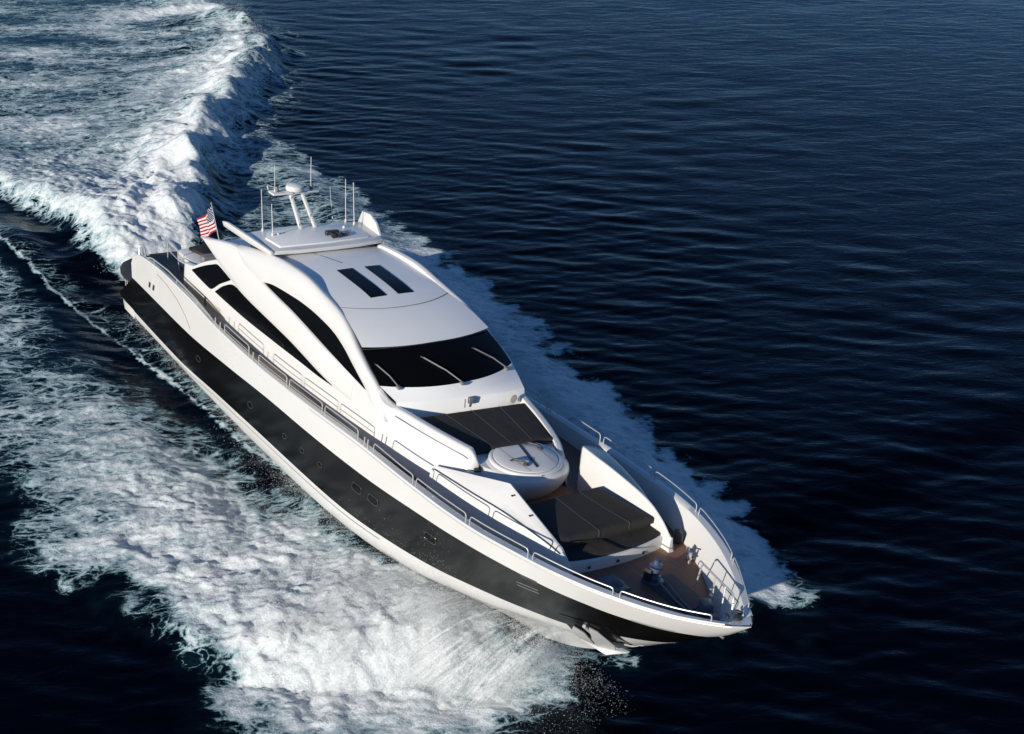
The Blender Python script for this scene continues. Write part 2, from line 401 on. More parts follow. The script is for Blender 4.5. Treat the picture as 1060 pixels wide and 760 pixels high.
# swept blade between the windows
bl_l = pchip([6.04, 7.31, 8.57, 9.08, 9.5, 10.45, 11.71, 12.77, 13.9, 15.02, 16.01, 16.95, 18.2], [5.08, 4.83, 4.58, 4.50, 4.42, 4.33, 4.27, 4.23, 4.18, 4.09, 4.0, 3.92, 3.9])
bl_u = pchip([6.04, 6.59, 7.86, 9.0, 9.44, 10.15, 11.3, 11.97, 12.76, 13.52, 14.34, 15.15, 16.31, 17.05, 18.2], [5.10, 5.2, 5.49, 5.66, 5.52, 5.34, 5.24, 5.18, 5.13, 5.09, 5.02, 4.94, 4.82, 4.75, 4.64])
m = MB()
for s in (-1, 1):
    rows = []
    for x in np.unique(np.concatenate([np.linspace(6.04, 9.5, 24), np.linspace(9.5, 18.2, 36)])):
        a, b = float(bl_l(x)), float(bl_u(x)); k = min(1, (b - a) / .15); o = .085 * max(0.02, min(1, (18.2 - x) / 2.2)); e = min(.03, (b - a) * .3)
        pts = [(a, -.09 * k), (a, o - .025), (a + e, o)] + [(a + e + (b - a - 2 * e) * t, o + .02 * math.sin(math.pi * t)) for t in (.2, .4, .6, .8)] + [(b - e, o), (b, o - .03), (b, -.09 * k)]
        rows.append([(x, s * (float(H(x, z)) + q), z) for z, q in pts])
    m.grid(rows, True, True)
m.build('swept_arch_leg', WHITE, yacht, 50)
# roof rail: proud arch from above the arched window to the windscreen foot
rz = pchip([8.9, 9.3, 10.2, 11.46, 12.6, 13.86, 15.35, 16.48, 17.21, 17.7, 18.0, 18.71, 19.4, 19.9, 20.25], [5.69, 5.78, 5.96, 6.17, 6.3, 6.35, 6.2, 6.05, 5.86, 5.66, 5.53, 5.24, 4.96, 4.60, 4.10])
rb = pchip([8.9, 9.44, 10.15, 11.3, 11.8, 12.3, 13.5, 14.19, 14.83, 15.83, 16.52, 17.23, 17.81, 18.37, 18.95, 19.5, 20.25], [5.6, 5.45, 5.28, 5.24, 5.36, 5.43, 5.53, 5.57, 5.58, 5.54, 5.47, 5.31, 5.11, 4.88, 4.63, 4.3, 4.15])
ry = pchip([8.9, 11, 16, 17.2, 18, 19.4, 19.9, 20.25], [2.08, 2.04, 2.06, 2.16, 2.26, 2.34, 2.2, 1.95])
m = MB()
for s in (-1, 1):
    rows = []
    for x in np.linspace(8.9, 20.25, 84):
        zt, zb, yt = float(rz(x)), float(rb(x)), float(ry(x)); h = max(zt - zb, .02)
        y0 = float(H(x, zb)); o = .10 * min(1, max(-.6, (19.9 - x) / 2.0))
        # curved section from window edge out and over to the roof
        p0 = np.array([y0 - .05, zb]); p1 = np.array([y0 + o * .8, zb + .01]); p2 = np.array([y0 + o + .03, zb + h * .45]); p3 = np.array([yt + .12, zt - .02]); p4 = np.array([yt, zt + .005]); p5 = np.array([yt - .14, zt - .03]); p6 = np.array([yt - .2, zt - .28])
        sec = [p0, p1]
        for t in np.linspace(.12, .88, 7): sec.append((1 - t) ** 3 * p1 + 3 * t * (1 - t) ** 2 * p2 + 3 * t * t * (1 - t) * p3 + t ** 3 * p4)
        sec += [p4, p4 * .5 + p5 * .5 + np.array([0, .012]), p5, p6]
        rows.append([(x, s * q[0], q[1]) for q in sec])
    m.grid(rows)
m.build('roof_rail', WHITE, yacht, 50)
# roof skin
rc = pchip([6.2, 8, 9.2, 10.85, 12, 13.6, 15, 16.5, 17.6, 18.65], [4.95, 5.42, 5.72, 6.05, 6.2, 6.27, 6.25, 6.12, 5.92, 5.64])
def roofz(x, y): return float(rc(x)) - .09 * (y / 2.0) ** 2
def wst(y): q = y / 2.27; return 18.62 - .5 * abs(q) ** 2.3       # windscreen head
def wsb(y): q = y / 2.34; return 20.27 - .78 * abs(q) ** 2.3      # windscreen foot
m = MB(); rows = []
for t in np.linspace(0, 1, 60):
    row = []
    for q in np.linspace(-1, 1, 21):
        xe = wst(q * 2.12); x = 6.2 + (xe - 6.2) * t; hw = float(pchip([6.2, 9, 16, 17.2, 18.6], [2.0, 1.96, 1.96, 2.1, 2.27])(x)); y = q * hw
        zz = roofz(x, y)
        if x > 16.4: zz = roofz(x, y) + (5.56 - .0 - roofz(xe, y)) * ((x - 16.4) / (xe - 16.4)) ** 2 * abs(q) ** 3 * .3
        row.append((x, y, zz))
    rows.append(row)
m.grid(rows)
m.grid([[(p[0], p[1], p[2]) for p in rows[0]], [(p[0] + .05, p[1], p[2] - .25) for p in rows[0]]])
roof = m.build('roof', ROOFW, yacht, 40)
def on_roof(m, pts, h=.012):
    top = [(x, y, roofz(x, y) + h) for x, y in pts]; n = len(pts)
    return m.add(top + [(x, y, z - h - .02) for x, y, z in top], [tuple(range(n))] + [(i, (i + 1) % n, n + (i + 1) % n, n + i) for i in range(n)])
for s in (-1, 1):
    hx = [(13.3, s * .24), (14.2, s * .23), (15.1, s * .22), (15.95, s * .21), (15.92, s * .5), (15.86, s * .76), (15.1, s * .765), (14.3, s * .765), (13.62 if s < 0 else 13.62, s * .77), (13.6, s * .5), (13.6, s * .24)]
    hx = [(13.6, s * .23), (14.4, s * .225), (15.2, s * .215), (15.97, s * .205), (15.93, s * .5), (15.89, s * .765), (15.1, s * .768), (14.3, s * .77), (13.62, s * .775), (13.61, s * .5)]
    m = MB(); n = 10
    rows = [[(13.6 + 2.34 * t, s * ((.23 - .025 * t) * (1 - q) + (.775 - .01 * t) * q), 0) for q in np.linspace(0, 1, 7)] for t in np.linspace(0, 1, 13)]
    rows = [[(x + (.0 if s < 0 else .0), y, roofz(x, y) + .014) for x, y, _ in r] for r in rows]
    rim = [[(x, y, z - .03) for x, y, z in rows[0]]] + rows + [[(x, y, z - .03) for x, y, z in rows[-1]]]
    m.grid(rim); m.grid([[r[0], (r[0][0], r[0][1], r[0][2] - .03)] for r in rows]); m.grid([[r[-1], (r[-1][0], r[-1][1], r[-1][2] - .03)] for r in rows]); m.build('roof_hatch', GLASS, yacht)
m = MB()
seam = [(16.16 + .58 * (1 - abs(q) ** 2.2), q * 1.9) for q in np.linspace(-1, 1, 25)]
m.grid([[(x + d, y, roofz(x, y) + .006) for d in (-.012, .022)] for x, y in seam])
m.build('roof_seam', DARKT, yacht)
m = MB(); m.grid([[(x, y + d, roofz(x, y) + .007) for d in (-.015, .02)] for x, y in ((11.5, -.66), (12.2, -.5), (13.02, -.29))]); m.build('roof_slot', DARKT, yacht)
# windscreen
def wsz(x, y, t):
    return 0
WS = []
for t in np.linspace(0, 1, 9):
    row = []
    for q in np.linspace(-1, 1, 33):
        yt, yb = q * 2.2, q * 2.3; xt, xb = wst(yt), wsb(yb)
        zt = 5.63 - .10 * abs(q) ** 2 ; zb = 5.0 - .04 * abs(q) ** 2
        row.append((xt + (xb - xt) * t, yt + (yb - yt) * t, zt + (zb - zt) * t + .05 * math.sin(math.pi * t)))
    WS.append(row)
m = MB(); m.grid(WS); m.build('windscreen', GLASS, yacht, 60)
m = MB(); m.tube([(p[0], p[1], p[2] + .004) for p in WS[0]], .018, 6); m.build('windscreen_seal', DARKT, yacht)
def wspt(q, t, h=.03):
    i = t * 8; j = (q + 1) / 2 * 32; a = WS[int(round(i))][int(round(j))]; return (a[0] + h * .4, a[1], a[2] + h)
for qb, qt, tt in ((-.79, -.95, .45), (.0, -.33, .42), (.83, .5, .40)):
    m = MB(); a, b = Vector(wspt(qb, 1, .05)), Vector(wspt(qt, tt, .05))
    m.tube([tuple(a + Vector((.05, 0, .0))), tuple(a), tuple(a * .6 + b * .4 + Vector((0, 0, .05))), tuple(b)], .022, 6)
    wp = m.build('wiper', GREYP, yacht)
    m = MB(); m.tube([tuple(a * .45 + b * .55 + Vector((.05, .03, -.0))), tuple(b + (b - a) * .08 + Vector((.0, .0, -.02)))], .02, 6); m.build('blade', DARKT, wp)
    m = MB(); m.box(tuple(a + Vector((.06, 0, -.03))), (.16, .12, .09), 0, .02); m.build('motor_cap', GREYP, wp)

# ------------------------------------------------------------------ forward trunk: dash, coaming, sun pad
yco = pchip([19.5, 20.3, 21, 22, 23, 23.5, 24, 24.5, 24.95], [2.34, 2.17, 2.02, 1.83, 1.6, 1.46, 1.22, .8, .02])
zco_s = pchip([19.5, 19.9, 20.4, 21.4, 22.5, 23.2, 23.6], [4.93, 4.66, 4.58, 4.55, 4.55, 4.54, 4.42])
zco_p = pchip([19.5, 19.9, 20.4, 21.4, 22.5, 23.2, 24, 24.95], [4.93, 4.6, 4.47, 4.45, 4.4, 4.33, 4.2, 4.1])
# dash under the windscreen: sloping lip then upright face
m = MB(); rows = []
for q in np.linspace(-1, 1, 33):
    b = WS[-1][int(round((q + 1) * 16))]
    xc = 20.62 + .28 * q - .18 * abs(q) ** 3; yc_ = q * (float(yco(xc)) - .1)
    xp = xc + .12
    rows.append([b, (b[0] * .5 + xc * .5 + .03, (b[1] + yc_) / 2, b[2] * .45 + 4.72 * .55), (xc, yc_, 4.7), (xc + .03, yc_, 4.67), (xp, yc_, 4.2)])
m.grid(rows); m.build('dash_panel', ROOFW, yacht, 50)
m = MB(); m.lathe((0, 0, 0), [(.0, 0), (.13, 0), (.14, .01), (.12, .03), (0, .035)], 20)
v = [(20.93 + .03 + p[2], 1.45 + p[0], 4.52 + p[1]) for p in m.v]; m.v = v; m.build('speaker_grille', TAN, yacht)
m = MB(); m.box((20.74, .12, 4.62), (.12, .22, .2), 0, .02); m.tube([(20.8, -.14, 4.45), (20.8, -.14, 4.72)], .02, 6); m.build('deck_light', GREYP, yacht)
# pad base deck of the trunk
m = MB()
m.grid([[(x, q * (float(yco(x)) - .1), 4.2 - .05 * (x - 20.5) / 4) for q in np.linspace(-1, 1, 9)] for x in np.linspace(20.3, 24.9, 30)])
m.build('trunk_top', WHITE, yacht)
# coaming, starboard ends at x=23.4, port runs round the bull nose
def coaming(s, x1, zc_, name):
    m = MB(); rows = []
    for x in np.linspace(19.45, x1, 36):
        y = float(yco(x)); z = float(zc_(x)); zb = float(Zd(x)) - .03
        w = .10 + .12 * min(1, (x - 19.45) / 1.2)
        e = max(0.0, 1 - (x1 - x) / .35); z -= .18 * e ** 2; w *= 1 - .6 * e
        yb = float(pchip([19.45, 20.5, 22.5, 23.6, 24.2, 24.7, 24.95], [2.53, 2.48, 2.28 if s < 0 else 2.05, 1.75 if s < 0 else 1.62, 1.28, .8, .02])(x))
        row = []
        for t in np.linspace(0, 1, 8):
            bul = .10 * math.sin(math.pi * t) * min(1, (x - 19.45) / 1.5)
            zq = zb + (z - .05 - zb) * t; bw = min(1, max(0, (x - 19.45) / 1.2)); bw = bw * bw * (3 - 2 * bw)
            row.append((x, s * ((1 - bw) * float(H(x, zq)) + bw * (yb + (y - yb) * t ** 1.2 + bul * .6)), zq))
        row += [(x, s * (y - .03), z - .01), (x, s * (y - .08 * w / .22), z), (x, s * (y - w + .02), z - .01), (x, s * max(0, y - w), z - .05), (x, s * max(0, y - w - .01), 4.1)]
        rows.append(row)
    m.grid(rows)
    m.add(rows[-1], [tuple(range(len(rows[-1])))])
    return m.build(name, WHITE, yacht, 50)
coaming(-1, 23.55, zco_s, 'coaming'); coaming(1, 24.2, zco_p, 'coaming')
m = MB()   # groove on the starboard coaming
for s, a in ((-1, .93),):
    pts = []
    for x in np.linspace(20.4, 23.35, 20):
        y = float(yco(x)); z = float(zco_s(x)) - .20; pts.append((x, -(y + .085), z))
    m.tube(pts, .018, 5)
m.build('coaming_groove', GREYP, yacht)
# bull nose and round hatch island
def ring_el(cx, cy, rx, ry_, z, n=48): return [(cx + rx * math.cos(2 * math.pi * k / n), cy + ry_ * math.sin(2 * math.pi * k / n), z) for k in range(n)]
LC = (23.84, 0.0)
m = MB(); m.grid([ring_el(23.5, .0, .95, 1.25, 3.2), ring_el(23.62, .0, 1.08, 1.38, 3.5), ring_el(23.74, 0, 1.16, 1.40, 3.85), ring_el(23.8, 0, 1.16, 1.3, 4.05), ring_el(LC[0], 0, 1.1, 1.14, 4.16), ring_el(LC[0], 0, 1.03, 1.03, 4.2)], True, True)
island = m.build('hatch_island', WHITE, yacht, 60)
m = MB(); m.lathe((*LC, 4.15), [(1.0, 0), (1.03, .03), (1.04, .07), (1.02, .11), (.98, .13), (.93, .125), (.925, .11)], 56); m.build('rim', WHITE, island, 50)
m = MB(); m.lathe((*LC, 4.15), [(.90, .08), (.915, .10), (.91, .135), (.89, .145), (.5, .15), (0, .152)], 56); lid = m.build('lid', OFFW, island, 50)
def lidpt(px, py, h=.0): return (LC[0] + px, LC[1] + py, 4.305 + h)
m = MB()   # dark strap across the lid
m.grid([[lidpt(a, b + d, .006 if abs(a) < .9 else -.06) for d in (-.045, .045)] for a, b in [(-.95, .28), (-.6, .21), (0, .08), (.6, -.04), (.9, -.1), (1.06, -.13)]])
m.build('strap', DARKT, lid)
for a in (-.33, .45):
    m = MB(); m.grid([[lidpt(-.78, a * 1.4 + d, .004) for d in (-.006, .006)], [lidpt(.8, a * 1.15 + d, .004) for d in (-.006, .006)]]); m.build('lid_seam', GREYP, lid)
for hx_, hy in ((.28, -.42), (-.38, .5)):
    m = MB(); m.tube(rounded([lidpt(hx_ - .22, hy - .12, .0), lidpt(hx_ - .12, hy - .08, .09), lidpt(hx_ + .1, hy + .1, .09), lidpt(hx_ + .2, hy + .16, .0)], .05), .032, 6)
    m.box(lidpt(hx_ + .17, hy + .12, .02), (.14, .1, .04), .7, .01); m.build('lid_handle', DARKT, lid)
# port wing of the island and its dark step
m = MB(); m.box((23.95, 1.13, 3.98), (.5, .12, .16), -.9, .03); m.build('step_tread', DARKT, yacht)
m = MB(); m.box((23.45, -1.42, 3.72), (.55, .5, .62), -.35, .06); m.build('boarding_step', WHITE, yacht)
m = MB(); m.box((23.62, -1.42, 4.05), (.16, .2, .1), -.35, .02); m.build('step_latch', DARKT, yacht)

def cushion(name, quad, z0, z1, seams=(), nx=10, ny=10, puff=.03, parent=None, mat=CUSH, dome=.0):
    """soft slab over a quad given as corner plan points (back_stb, back_port, front_port, front_stb)"""
    q = [Vector((*p, 0)) for p in quad]; n = 14; m_ = MB()
    def P(u, v): return (q[0] * (1 - v) + q[1] * v) * (1 - u) + (q[3] * (1 - v) + q[2] * v) * u
    us = [0, .0, .02, .06] + list(np.linspace(.12, .88, nx)) + [.94, .98, 1, 1]
    rows = []
    N = len(us)
    for i, u in enumerate(us):
        row = []
        for j, v in enumerate(us):
            c = P(u, v); ed = min(i, N - 1 - i, j, N - 1 - j)
            zt = z0(c.x) if callable(z0) else z0; zz = z1(c.x) if callable(z1) else z1
            d = min(u, 1 - u, v, 1 - v)
            if ed == 0: z = zt
            elif ed == 1: z = zt + (zz - zt) * .75
            elif ed == 2: z = zz - .012
            else: z = zz + puff * min(1, d / .25) * .6
            for sv in seams:
                z -= .028 * math.exp(-((v - sv) / .012) ** 2) if ed > 1 else 0
            row.append((c.x, c.y, z))
        rows.append(row)
    m_.grid(rows)
    return m_.build(name, mat, parent or yacht, 60)
padz = lambda x: 4.38 + (21.9 - x) * .03
sunpad = cushion('sun_pad', [(20.72, -1.98), (21.08, 1.93), (23.28, 1.36), (23.02, -1.38)], 4.18, padz, ())
for v_ in (.28, .5, .74):
    m = MB(); a = Vector((20.72, -1.98)) * (1 - v_) + Vector((21.08, 1.93)) * v_; b = Vector((23.02, -1.38)) * (1 - v_) + Vector((23.28, 1.36)) * v_
    pts = [a * (1 - t) + b * t for t in np.linspace(.02, .97, 8)]
    m.grid([[(p.x, p.y + d, padz(p.x) + .022) for d in (-.011, .011)] for p in pts]); m.build('seam', paint('pale_piping', (.13, .13, .13), .7) if v_ == .28 else bpy.data.materials['pale_piping'], sunpad)
PIPE = bpy.data.materials['pale_piping']

# ------------------------------------------------------------------ wings flanking the forward lounge
def lin(a, b): return lambda x: float(np.interp(x, a, b))
def wing(s):
    # rows along x: inner bottom, crease, outer edge, outer bottom
    if s < 0:
        crx = lin([22.7, 25.35, 27.9, 28.3], [3.92, 4.55, 4.02, 3.72]); cry = lin([22.7, 25.35, 28.25], [2.2, 1.5, 1.56])
        oux = pchip([22.7, 24.4, 26, 27.2, 28.0, 28.4], [3.86, 3.98, 4.06, 4.03, 3.95, 3.72]); ouy = pchip([22.7, 24.4, 26, 27.2, 28.0, 28.4], [2.3, 2.17, 1.98, 1.83, 1.72, 1.66])
    else:
        crx = pchip([22.7, 23.6, 24.3, 25.35, 26.4, 27.3, 27.9, 28.25], [4.5, 4.55, 4.6, 4.62, 4.5, 4.34, 4.05, 3.75]); cry = pchip([22.7, 23.6, 24.4, 25.35, 26.5, 28.25], [1.5, 1.48, 1.45, 1.4, 1.5, 1.62])
        oux = pchip([22.7, 24.4, 26, 27.2, 28.0, 28.4], [4.5, 4.36, 4.06, 3.62, 3.42, 3.38]); ouy = pchip([22.7, 24.4, 26, 27.2, 28.0, 28.4], [2.2, 2.26, 2.28, 2.2, 1.95, 1.72])
    x0 = 22.7 if s < 0 else 24.2
    rows = []
    for x in np.concatenate([np.linspace(x0, 27.6, 36), np.linspace(27.7, 28.35, 8)]):
        e = max(0, 1 - (x - x0) / .3) if s > 0 else 0; e2 = max(0, (x - 27.9) / .45)
        zc_, yc_, zo, yo = float(crx(x)), float(cry(x)), float(oux(x)), float(ouy(x)); zd = float(Zd(x)) - .02
        yc_ -= 0; 
        if s > 0:
            mid = (yc_ + yo) / 2; yc_ += (mid - yc_) * e * .5; yo += (mid - yo) * e * .5; zc_ -= .1 * e * e 
        yob = yo + .16 * (1 - e2)
        zc_ -= e * .05
        row = [(yc_ - .02, zd), (yc_ - .02, zd + (zc_ - zd) * .5), (yc_ - .01, zc_ - .05), (yc_ + .015, zc_ - .008), (yc_ + .05, zc_)]
        row += [(yc_ + .05 + (yo - .04 - yc_ - .05) * t, zc_ + (zo - zc_) * t + .02 * math.sin(math.pi * t)) for t in (.33, .66)]
        row += [(yo - .04, zo), (yo + .0, zo - .015), (yo + .02, zo - .06), (yo + .02 + (yob - yo) * .5, (zo + zd) / 2), (yob, zd)]
        rows.append([(x, s * a, b) for a, b in row])
    m_ = MB(); m_.grid(rows); m_.add(rows[0], [tuple(range(len(rows[0])))]); m_.add(rows[-1], [tuple(range(len(rows[-1])))])
    o = m_.build('lounge_wing', WHITE, yacht, 28)
    if s < 0:
        g = MB(); g.tube([(x, -(float(ouy(x)) + .012), float(oux(x)) + .0) for x in np.linspace(22.8, 28.0, 24)], .014, 5); g.build('edge_line', DARKT, o)  # thin dark tube drawn along the outer crease of the wing
    return o
wing(-1); wing(1)
for x in (25.75, 26.6):
    m = MB(); m.lathe((x, -1.72, float(4.42 - (x - 25.75) * .17) ), [(0.035, 0), (.04, .02), (.02, .03), (0, .03)], 10); m.build('wing_light', DARKT, yacht)
# forward lounge: base with curved white fascia, step pad, main pad
xf = lambda q: 28.27 - .22 * abs(q) ** 2.2
m = MB(); rows = []
for q in np.linspace(-1, 1, 25):
    y = q * 1.66; x = xf(q); rows.append([(25.6, y, 3.3), (25.62, y, 3.62), (x - .06, y, 3.66), (x - .01, y, 3.64), (x, y, 3.6), (x - .02, y * .995, 3.27)])
m.grid(rows); m.build('lounge_base', WHITE, yacht, 50)
for q in (-.55, -.02, .5):
    m = MB(); m.lathe((0, 0, 0), [(.045, 0), (.045, .015), (0, .016)], 12); m.v = [(xf(q) + p[2], q * 1.66 + p[0], 3.46 + p[1]) for p in m.v]; m.build('courtesy_light', DARKT, yacht)
m = MB(); rows = []
for q in np.linspace(-1, 1, 25):
    y = q * 1.55; x = xf(q) - .07; rows.append([(27.3, y, 3.66), (27.32, y, 3.735), (x - .03, y, 3.735), (x, y, 3.715), (x, y, 3.66)])
m.grid(rows); steppad = m.build('step_pad', CUSH, yacht, 50)
pad2z = lambda x: 4.06 + (26.6 - x) * .01
lounge = cushion('lounge_pad', [(25.72, -1.3), (25.72, 1.12), (27.66, 1.58), (27.62, -1.5)], 3.85, pad2z, (), nx=12)
m = MB(); rows = []
for q in np.linspace(-1, 1, 21):
    rows.append([(25.75, q * 1.25, 3.62), (25.75, q * 1.25, 3.9), (27.6, q * 1.48, 3.9), (27.58, q * 1.48, 3.7)])
m.grid(rows); m.build('bolster', CUSH, lounge, 40)
for v_ in (.4, .72):
    m = MB(); pts = [(25.8, -1.3 + 2.42 * v_), (26.8, -1.4 + 2.72 * v_), (27.6, -1.5 + 3.08 * v_)]
    m.grid([[(x, y + d, pad2z(x) + .022) for d in (-.01, .01)] for x, y in pts] + [[(27.665, pts[-1][1] + d, z) for d in (-.01, .01)] for z in (4.05, 3.88)])
    m.build('seam', PIPE, lounge)

# ------------------------------------------------------------------ bow gear
zb_ = lambda x: float(Zd(x)) + .03
m = MB(); m.box((29.35, .28, zb_(29) + .06), (.5, .42, .12), .2, .03); m.lathe((29.35, .28, zb_(29) + .1), [(.16, 0), (.16, .12), (.11, .16), (.11, .3), (.17, .34), (.17, .42), (.08, .46), (.07, .58), (0, .6)], 18)
wl_ = m.build('windlass', BLUEM, yacht)
m = MB(); m.tube([(29.35, .28, zb_(29) + .62), (29.5, .62, zb_(29) + .66)], .02, 6); m.box((29.3, .1, zb_(29) + .28), (.22, .12, .36), .2, .03); m.build('brake_lever', DARKT, wl_)
m = MB(); m.box((29.0, -.72, zb_(29) + .03), (.7, .55, .05), 0, .02); m.lathe((29.05, -.62, zb_(29) + .05), [(.14, 0), (.14, .05), (.09, .09), (0, .1)], 16); m.build('deck_fitting', GREYP, yacht)
m = MB(); m.tube([(29.5, .25, zb_(29) + .2), (30.2, .2, zb_(30) + .07), (31.2, .12, zb_(31) + .06), (32.2, .04, zb_(32) + .18)], .03, 6); m.tube([(29.55, .42, zb_(29) + .2), (30.3, .34, zb_(30) + .07), (31.2, .2, zb_(31) + .06)], .03, 6); m.build('anchor_chain', GREYP, yacht)
m = MB(); m.box((30.0, .5, zb_(30) + .015), (1.5, .9, .03), .0, .01); m.build('chain_hatch', paint('grey_deck_mat', (.06, .06, .062), .7, .2), yacht)
for x, y, rzz in ((28.9, 1.8, -.5), (30.7, .95, -.7), (30.9, -.9, .7), (28.9, -1.9, .5)):
    m = MB(); z = zb_(x)
    for d in (-.12, .12): m.tube([(x + d * math.cos(rzz), y + d * math.sin(rzz), z - .02), (x + d * 1.2 * math.cos(rzz), y + d * 1.2 * math.sin(rzz), z + .32)], .035, 8)
    m.tube([(x - .24 * math.cos(rzz), y - .24 * math.sin(rzz), z + .2), (x + .24 * math.cos(rzz), y + .24 * math.sin(rzz), z + .2)], .028, 8)
    m.build('mooring_bollard', STEEL, yacht)
m = MB(); m.box((28.0, 2.2, zb_(28) + .16), (.34, .2, .3), -.5, .05); m.build('hose_locker', DARKT, yacht)
m = MB(); m.box((31.0, .55, zb_(31) + .17), (.35, .28, .34), -.4, .04); m.box((31.45, .42, zb_(31) + .12), (.28, .2, .24), -.4, .04); m.build('chain_stopper', GREYP, yacht)
m = MB(); m.tube(rounded([(29.95, 1.15, zb_(30)), (30.05, 1.15, 4.1), (31.75, .62, 4.35), (31.9, .5, 3.95)], .15), .024, 8); m.tube([(30.75, .93, 4.21), (30.8, .95, zb_(30.8))], .02, 6); m.tube([(31.3, .76, 4.28), (31.6, .45, zb_(31.6))], .02, 6)
m.build('pulpit_rail', STEEL, yacht)
m = MB(); m.lathe((32.55, .0, 4.36), [(.1, 0), (.1, .06), (.05, .09), (0, .1)], 14); m.box((32.4, .18, 4.39), (.18, .08, .08), .4, .02); m.box((32.4, -.18, 4.39), (.18, .08, .08), -.4, .02); m.build('bow_roller', DARKT, yacht)
# anchor in its starboard pocket
def hp(x, z, o): return (x, -(float(hully(x, z)) + o), z)
m = MB(); rows = []
for x in np.linspace(28.35, 29.75, 15):
    lo = max(float(Zc(x)) + .02, 1.55 + (28.6 - x) * .0) if x < 29.1 else float(Zc(x)) + .01
    rows.append([hp(x, z, .012) for z in np.linspace(lo, 2.42 + (x - 28.35) * .2, 7)])
m.grid(rows); m.build('anchor_pocket', BLACK, yacht)
m = MB()
def blade_(pts, th): m.prism([hp(*q) for q in pts], th)
blade_([(28.22, 1.36, .10), (28.62, 1.30, .16), (28.78, 1.62, .14), (28.82, 2.0, .05), (28.62, 2.15, .03), (28.42, 1.85, .05)], (.03, -.05, 0))
blade_([(28.66, 1.30, .18), (29.15, 1.45, .22), (29.3, 1.72, .16), (29.28, 2.3, .04), (29.1, 2.38, .03), (28.95, 1.9, .10)], (.03, -.05, 0))
m.prism([hp(28.2, 1.30, .12), hp(29.0, 1.26, .26), hp(29.5, 1.55, .22), hp(29.0, 1.42, .2)], (0, -.06, -.04))
m.tube([hp(28.85, 1.45, .2), hp(28.98, 2.35, .06)], .05, 8)
m.build('anchor', paint('galvanised_metal', (.55, .55, .53), .4, .1, metal=.3), yacht, bevel=.008)

# ------------------------------------------------------------------ hull ports, vents
def hull_pt(x, z, o, s=-1): return (x, s * (float(hully(x, z)) + o), z)
RING = paint('dull_port_ring', (.075, .072, .068), .3, .1, metal=.5)
def porthole(x, z, rx, rz_, s, sq=4.0, ring=True):
    n = 24; pts = []
    for k in range(n):
        a = 2 * math.pi * k / n; c, d = math.cos(a), math.sin(a)
        pts.append((abs(c) ** (2 / sq) * math.copysign(1, c), abs(d) ** (2 / sq) * math.copysign(1, d)))
    f = MB(); f.tube([hull_pt(x + px * rx + pz * rz_ * .35, z + pz * rz_ + px * .02, .006, s) for px, pz in pts], .016, 6, True)
    fo = f.build('porthole', RING, yacht)
    g = MB(); g.add([hull_pt(x + px * rx * .95 + pz * rz_ * .35, z + pz * rz_ * .95, .005, s) for px, pz in pts], [tuple(range(n))]); g.build('pane', GLASS, fo)
for s in (-1, 1):
    for x, z in ((7.6, 1.0), (12.4, 1.3)): porthole(x, z, .2, .12, s, 2)
    for x in (15.1, 16.4, 17.6): porthole(x, 1.4 + (x - 15) * .08, .13, .1, s, 2.5)
    for x, z in ((19.95, 1.98), (20.9, 2.08), (23.85, 2.4)): porthole(x, z, .27, .15, s)
    for x, z in ((2.3, 1.95), (2.78, 2.0)):
        m = MB(); m.grid([[hull_pt(x + a + b * .5, z + b, .006, s) for b in (-.13, -.08, .08, .13)] for a in (-.1, -.08, .08, .1)]); m.build('exhaust_vent', DARKT, yacht)
    m = MB()
    for dz in (0, .12): m.tube([hull_pt(27.3 + .2 * dz, 2.82 + dz, .01, s), hull_pt(28.0 + .2 * dz, 2.93 + dz, .01, s)], .012, 6)
    m.build('hull_handle', GREYP, yacht)
    m = MB(); m.grid([[hull_pt(x, 3.28 + (x - 27.6) * .1 + b, .004, s) for b in (-.06, .06)] for x in (27.55, 27.8, 28.1)]); m.build('fairlead', DARKT, yacht)
    m = MB(); m.grid([[hull_pt(x, float(Zbt(x)) + .02 + b, .005, s) for b in (-.03, .03)] for x in np.linspace(30.5, 31.4, 6)]); m.build('fairlead', STEEL, yacht)
    m = MB()   # aft styling scoop line
    m.tube([hull_pt(x, z, .004, s) for x, z in ((3.3, 2.75), (4.5, 2.72), (5.6, 2.55), (6.4, 2.25), (6.9, 1.9))], .012, 5); m.build('scoop_line', GREYP, yacht)

# ------------------------------------------------------------------ guard rails
rail_h = pchip([9, 17, 20, 23, 26, 28, 30.3, 32.3], [.40, .40, .36, .30, .29, .27, .22, .2])
def cap_pt(x, s, h=0.03, inb=.07): return (x, s * max(.0, float(Ys(x)) - inb), float(Zs(x)) + h)
LOOPS = [(10.15, 12.25, 1), (13.05, 15.2, 1), (15.4, 17.7, 1), (17.88, 20.0, 1), (20.95, 23.15, 0), (23.32, 25.68, 0), (25.85, 27.98, 0), (28.14, 30.3, 0), (30.46, 32.3, 0)]
for s in (-1, 1):
    for a, b, bar in LOOPS:
        m = MB(); xs_ = np.linspace(a, b, 9)
        m.tube(rounded([cap_pt(a, s)] + [cap_pt(x, s, float(rail_h(x))) for x in xs_] + [cap_pt(b, s)], .12), .017, 8)
        if bar: m.tube([cap_pt(x, s, float(rail_h(x)) * .5) for x in xs_], .012, 6)
        m.build('guard_rail', STEEL, yacht)
    # cleats and gate posts on the side rail
    for x in (9.3, 9.75, 12.6, 20.4, 20.6):
        m = MB(); m.tube([cap_pt(x, s), cap_pt(x, s, .30)], .022, 8); m.lathe(cap_pt(x, s, .03), [(.05, 0), (.05, .02), (.03, .03), (0, .03)], 10); m.build('gate_post', STEEL, yacht)
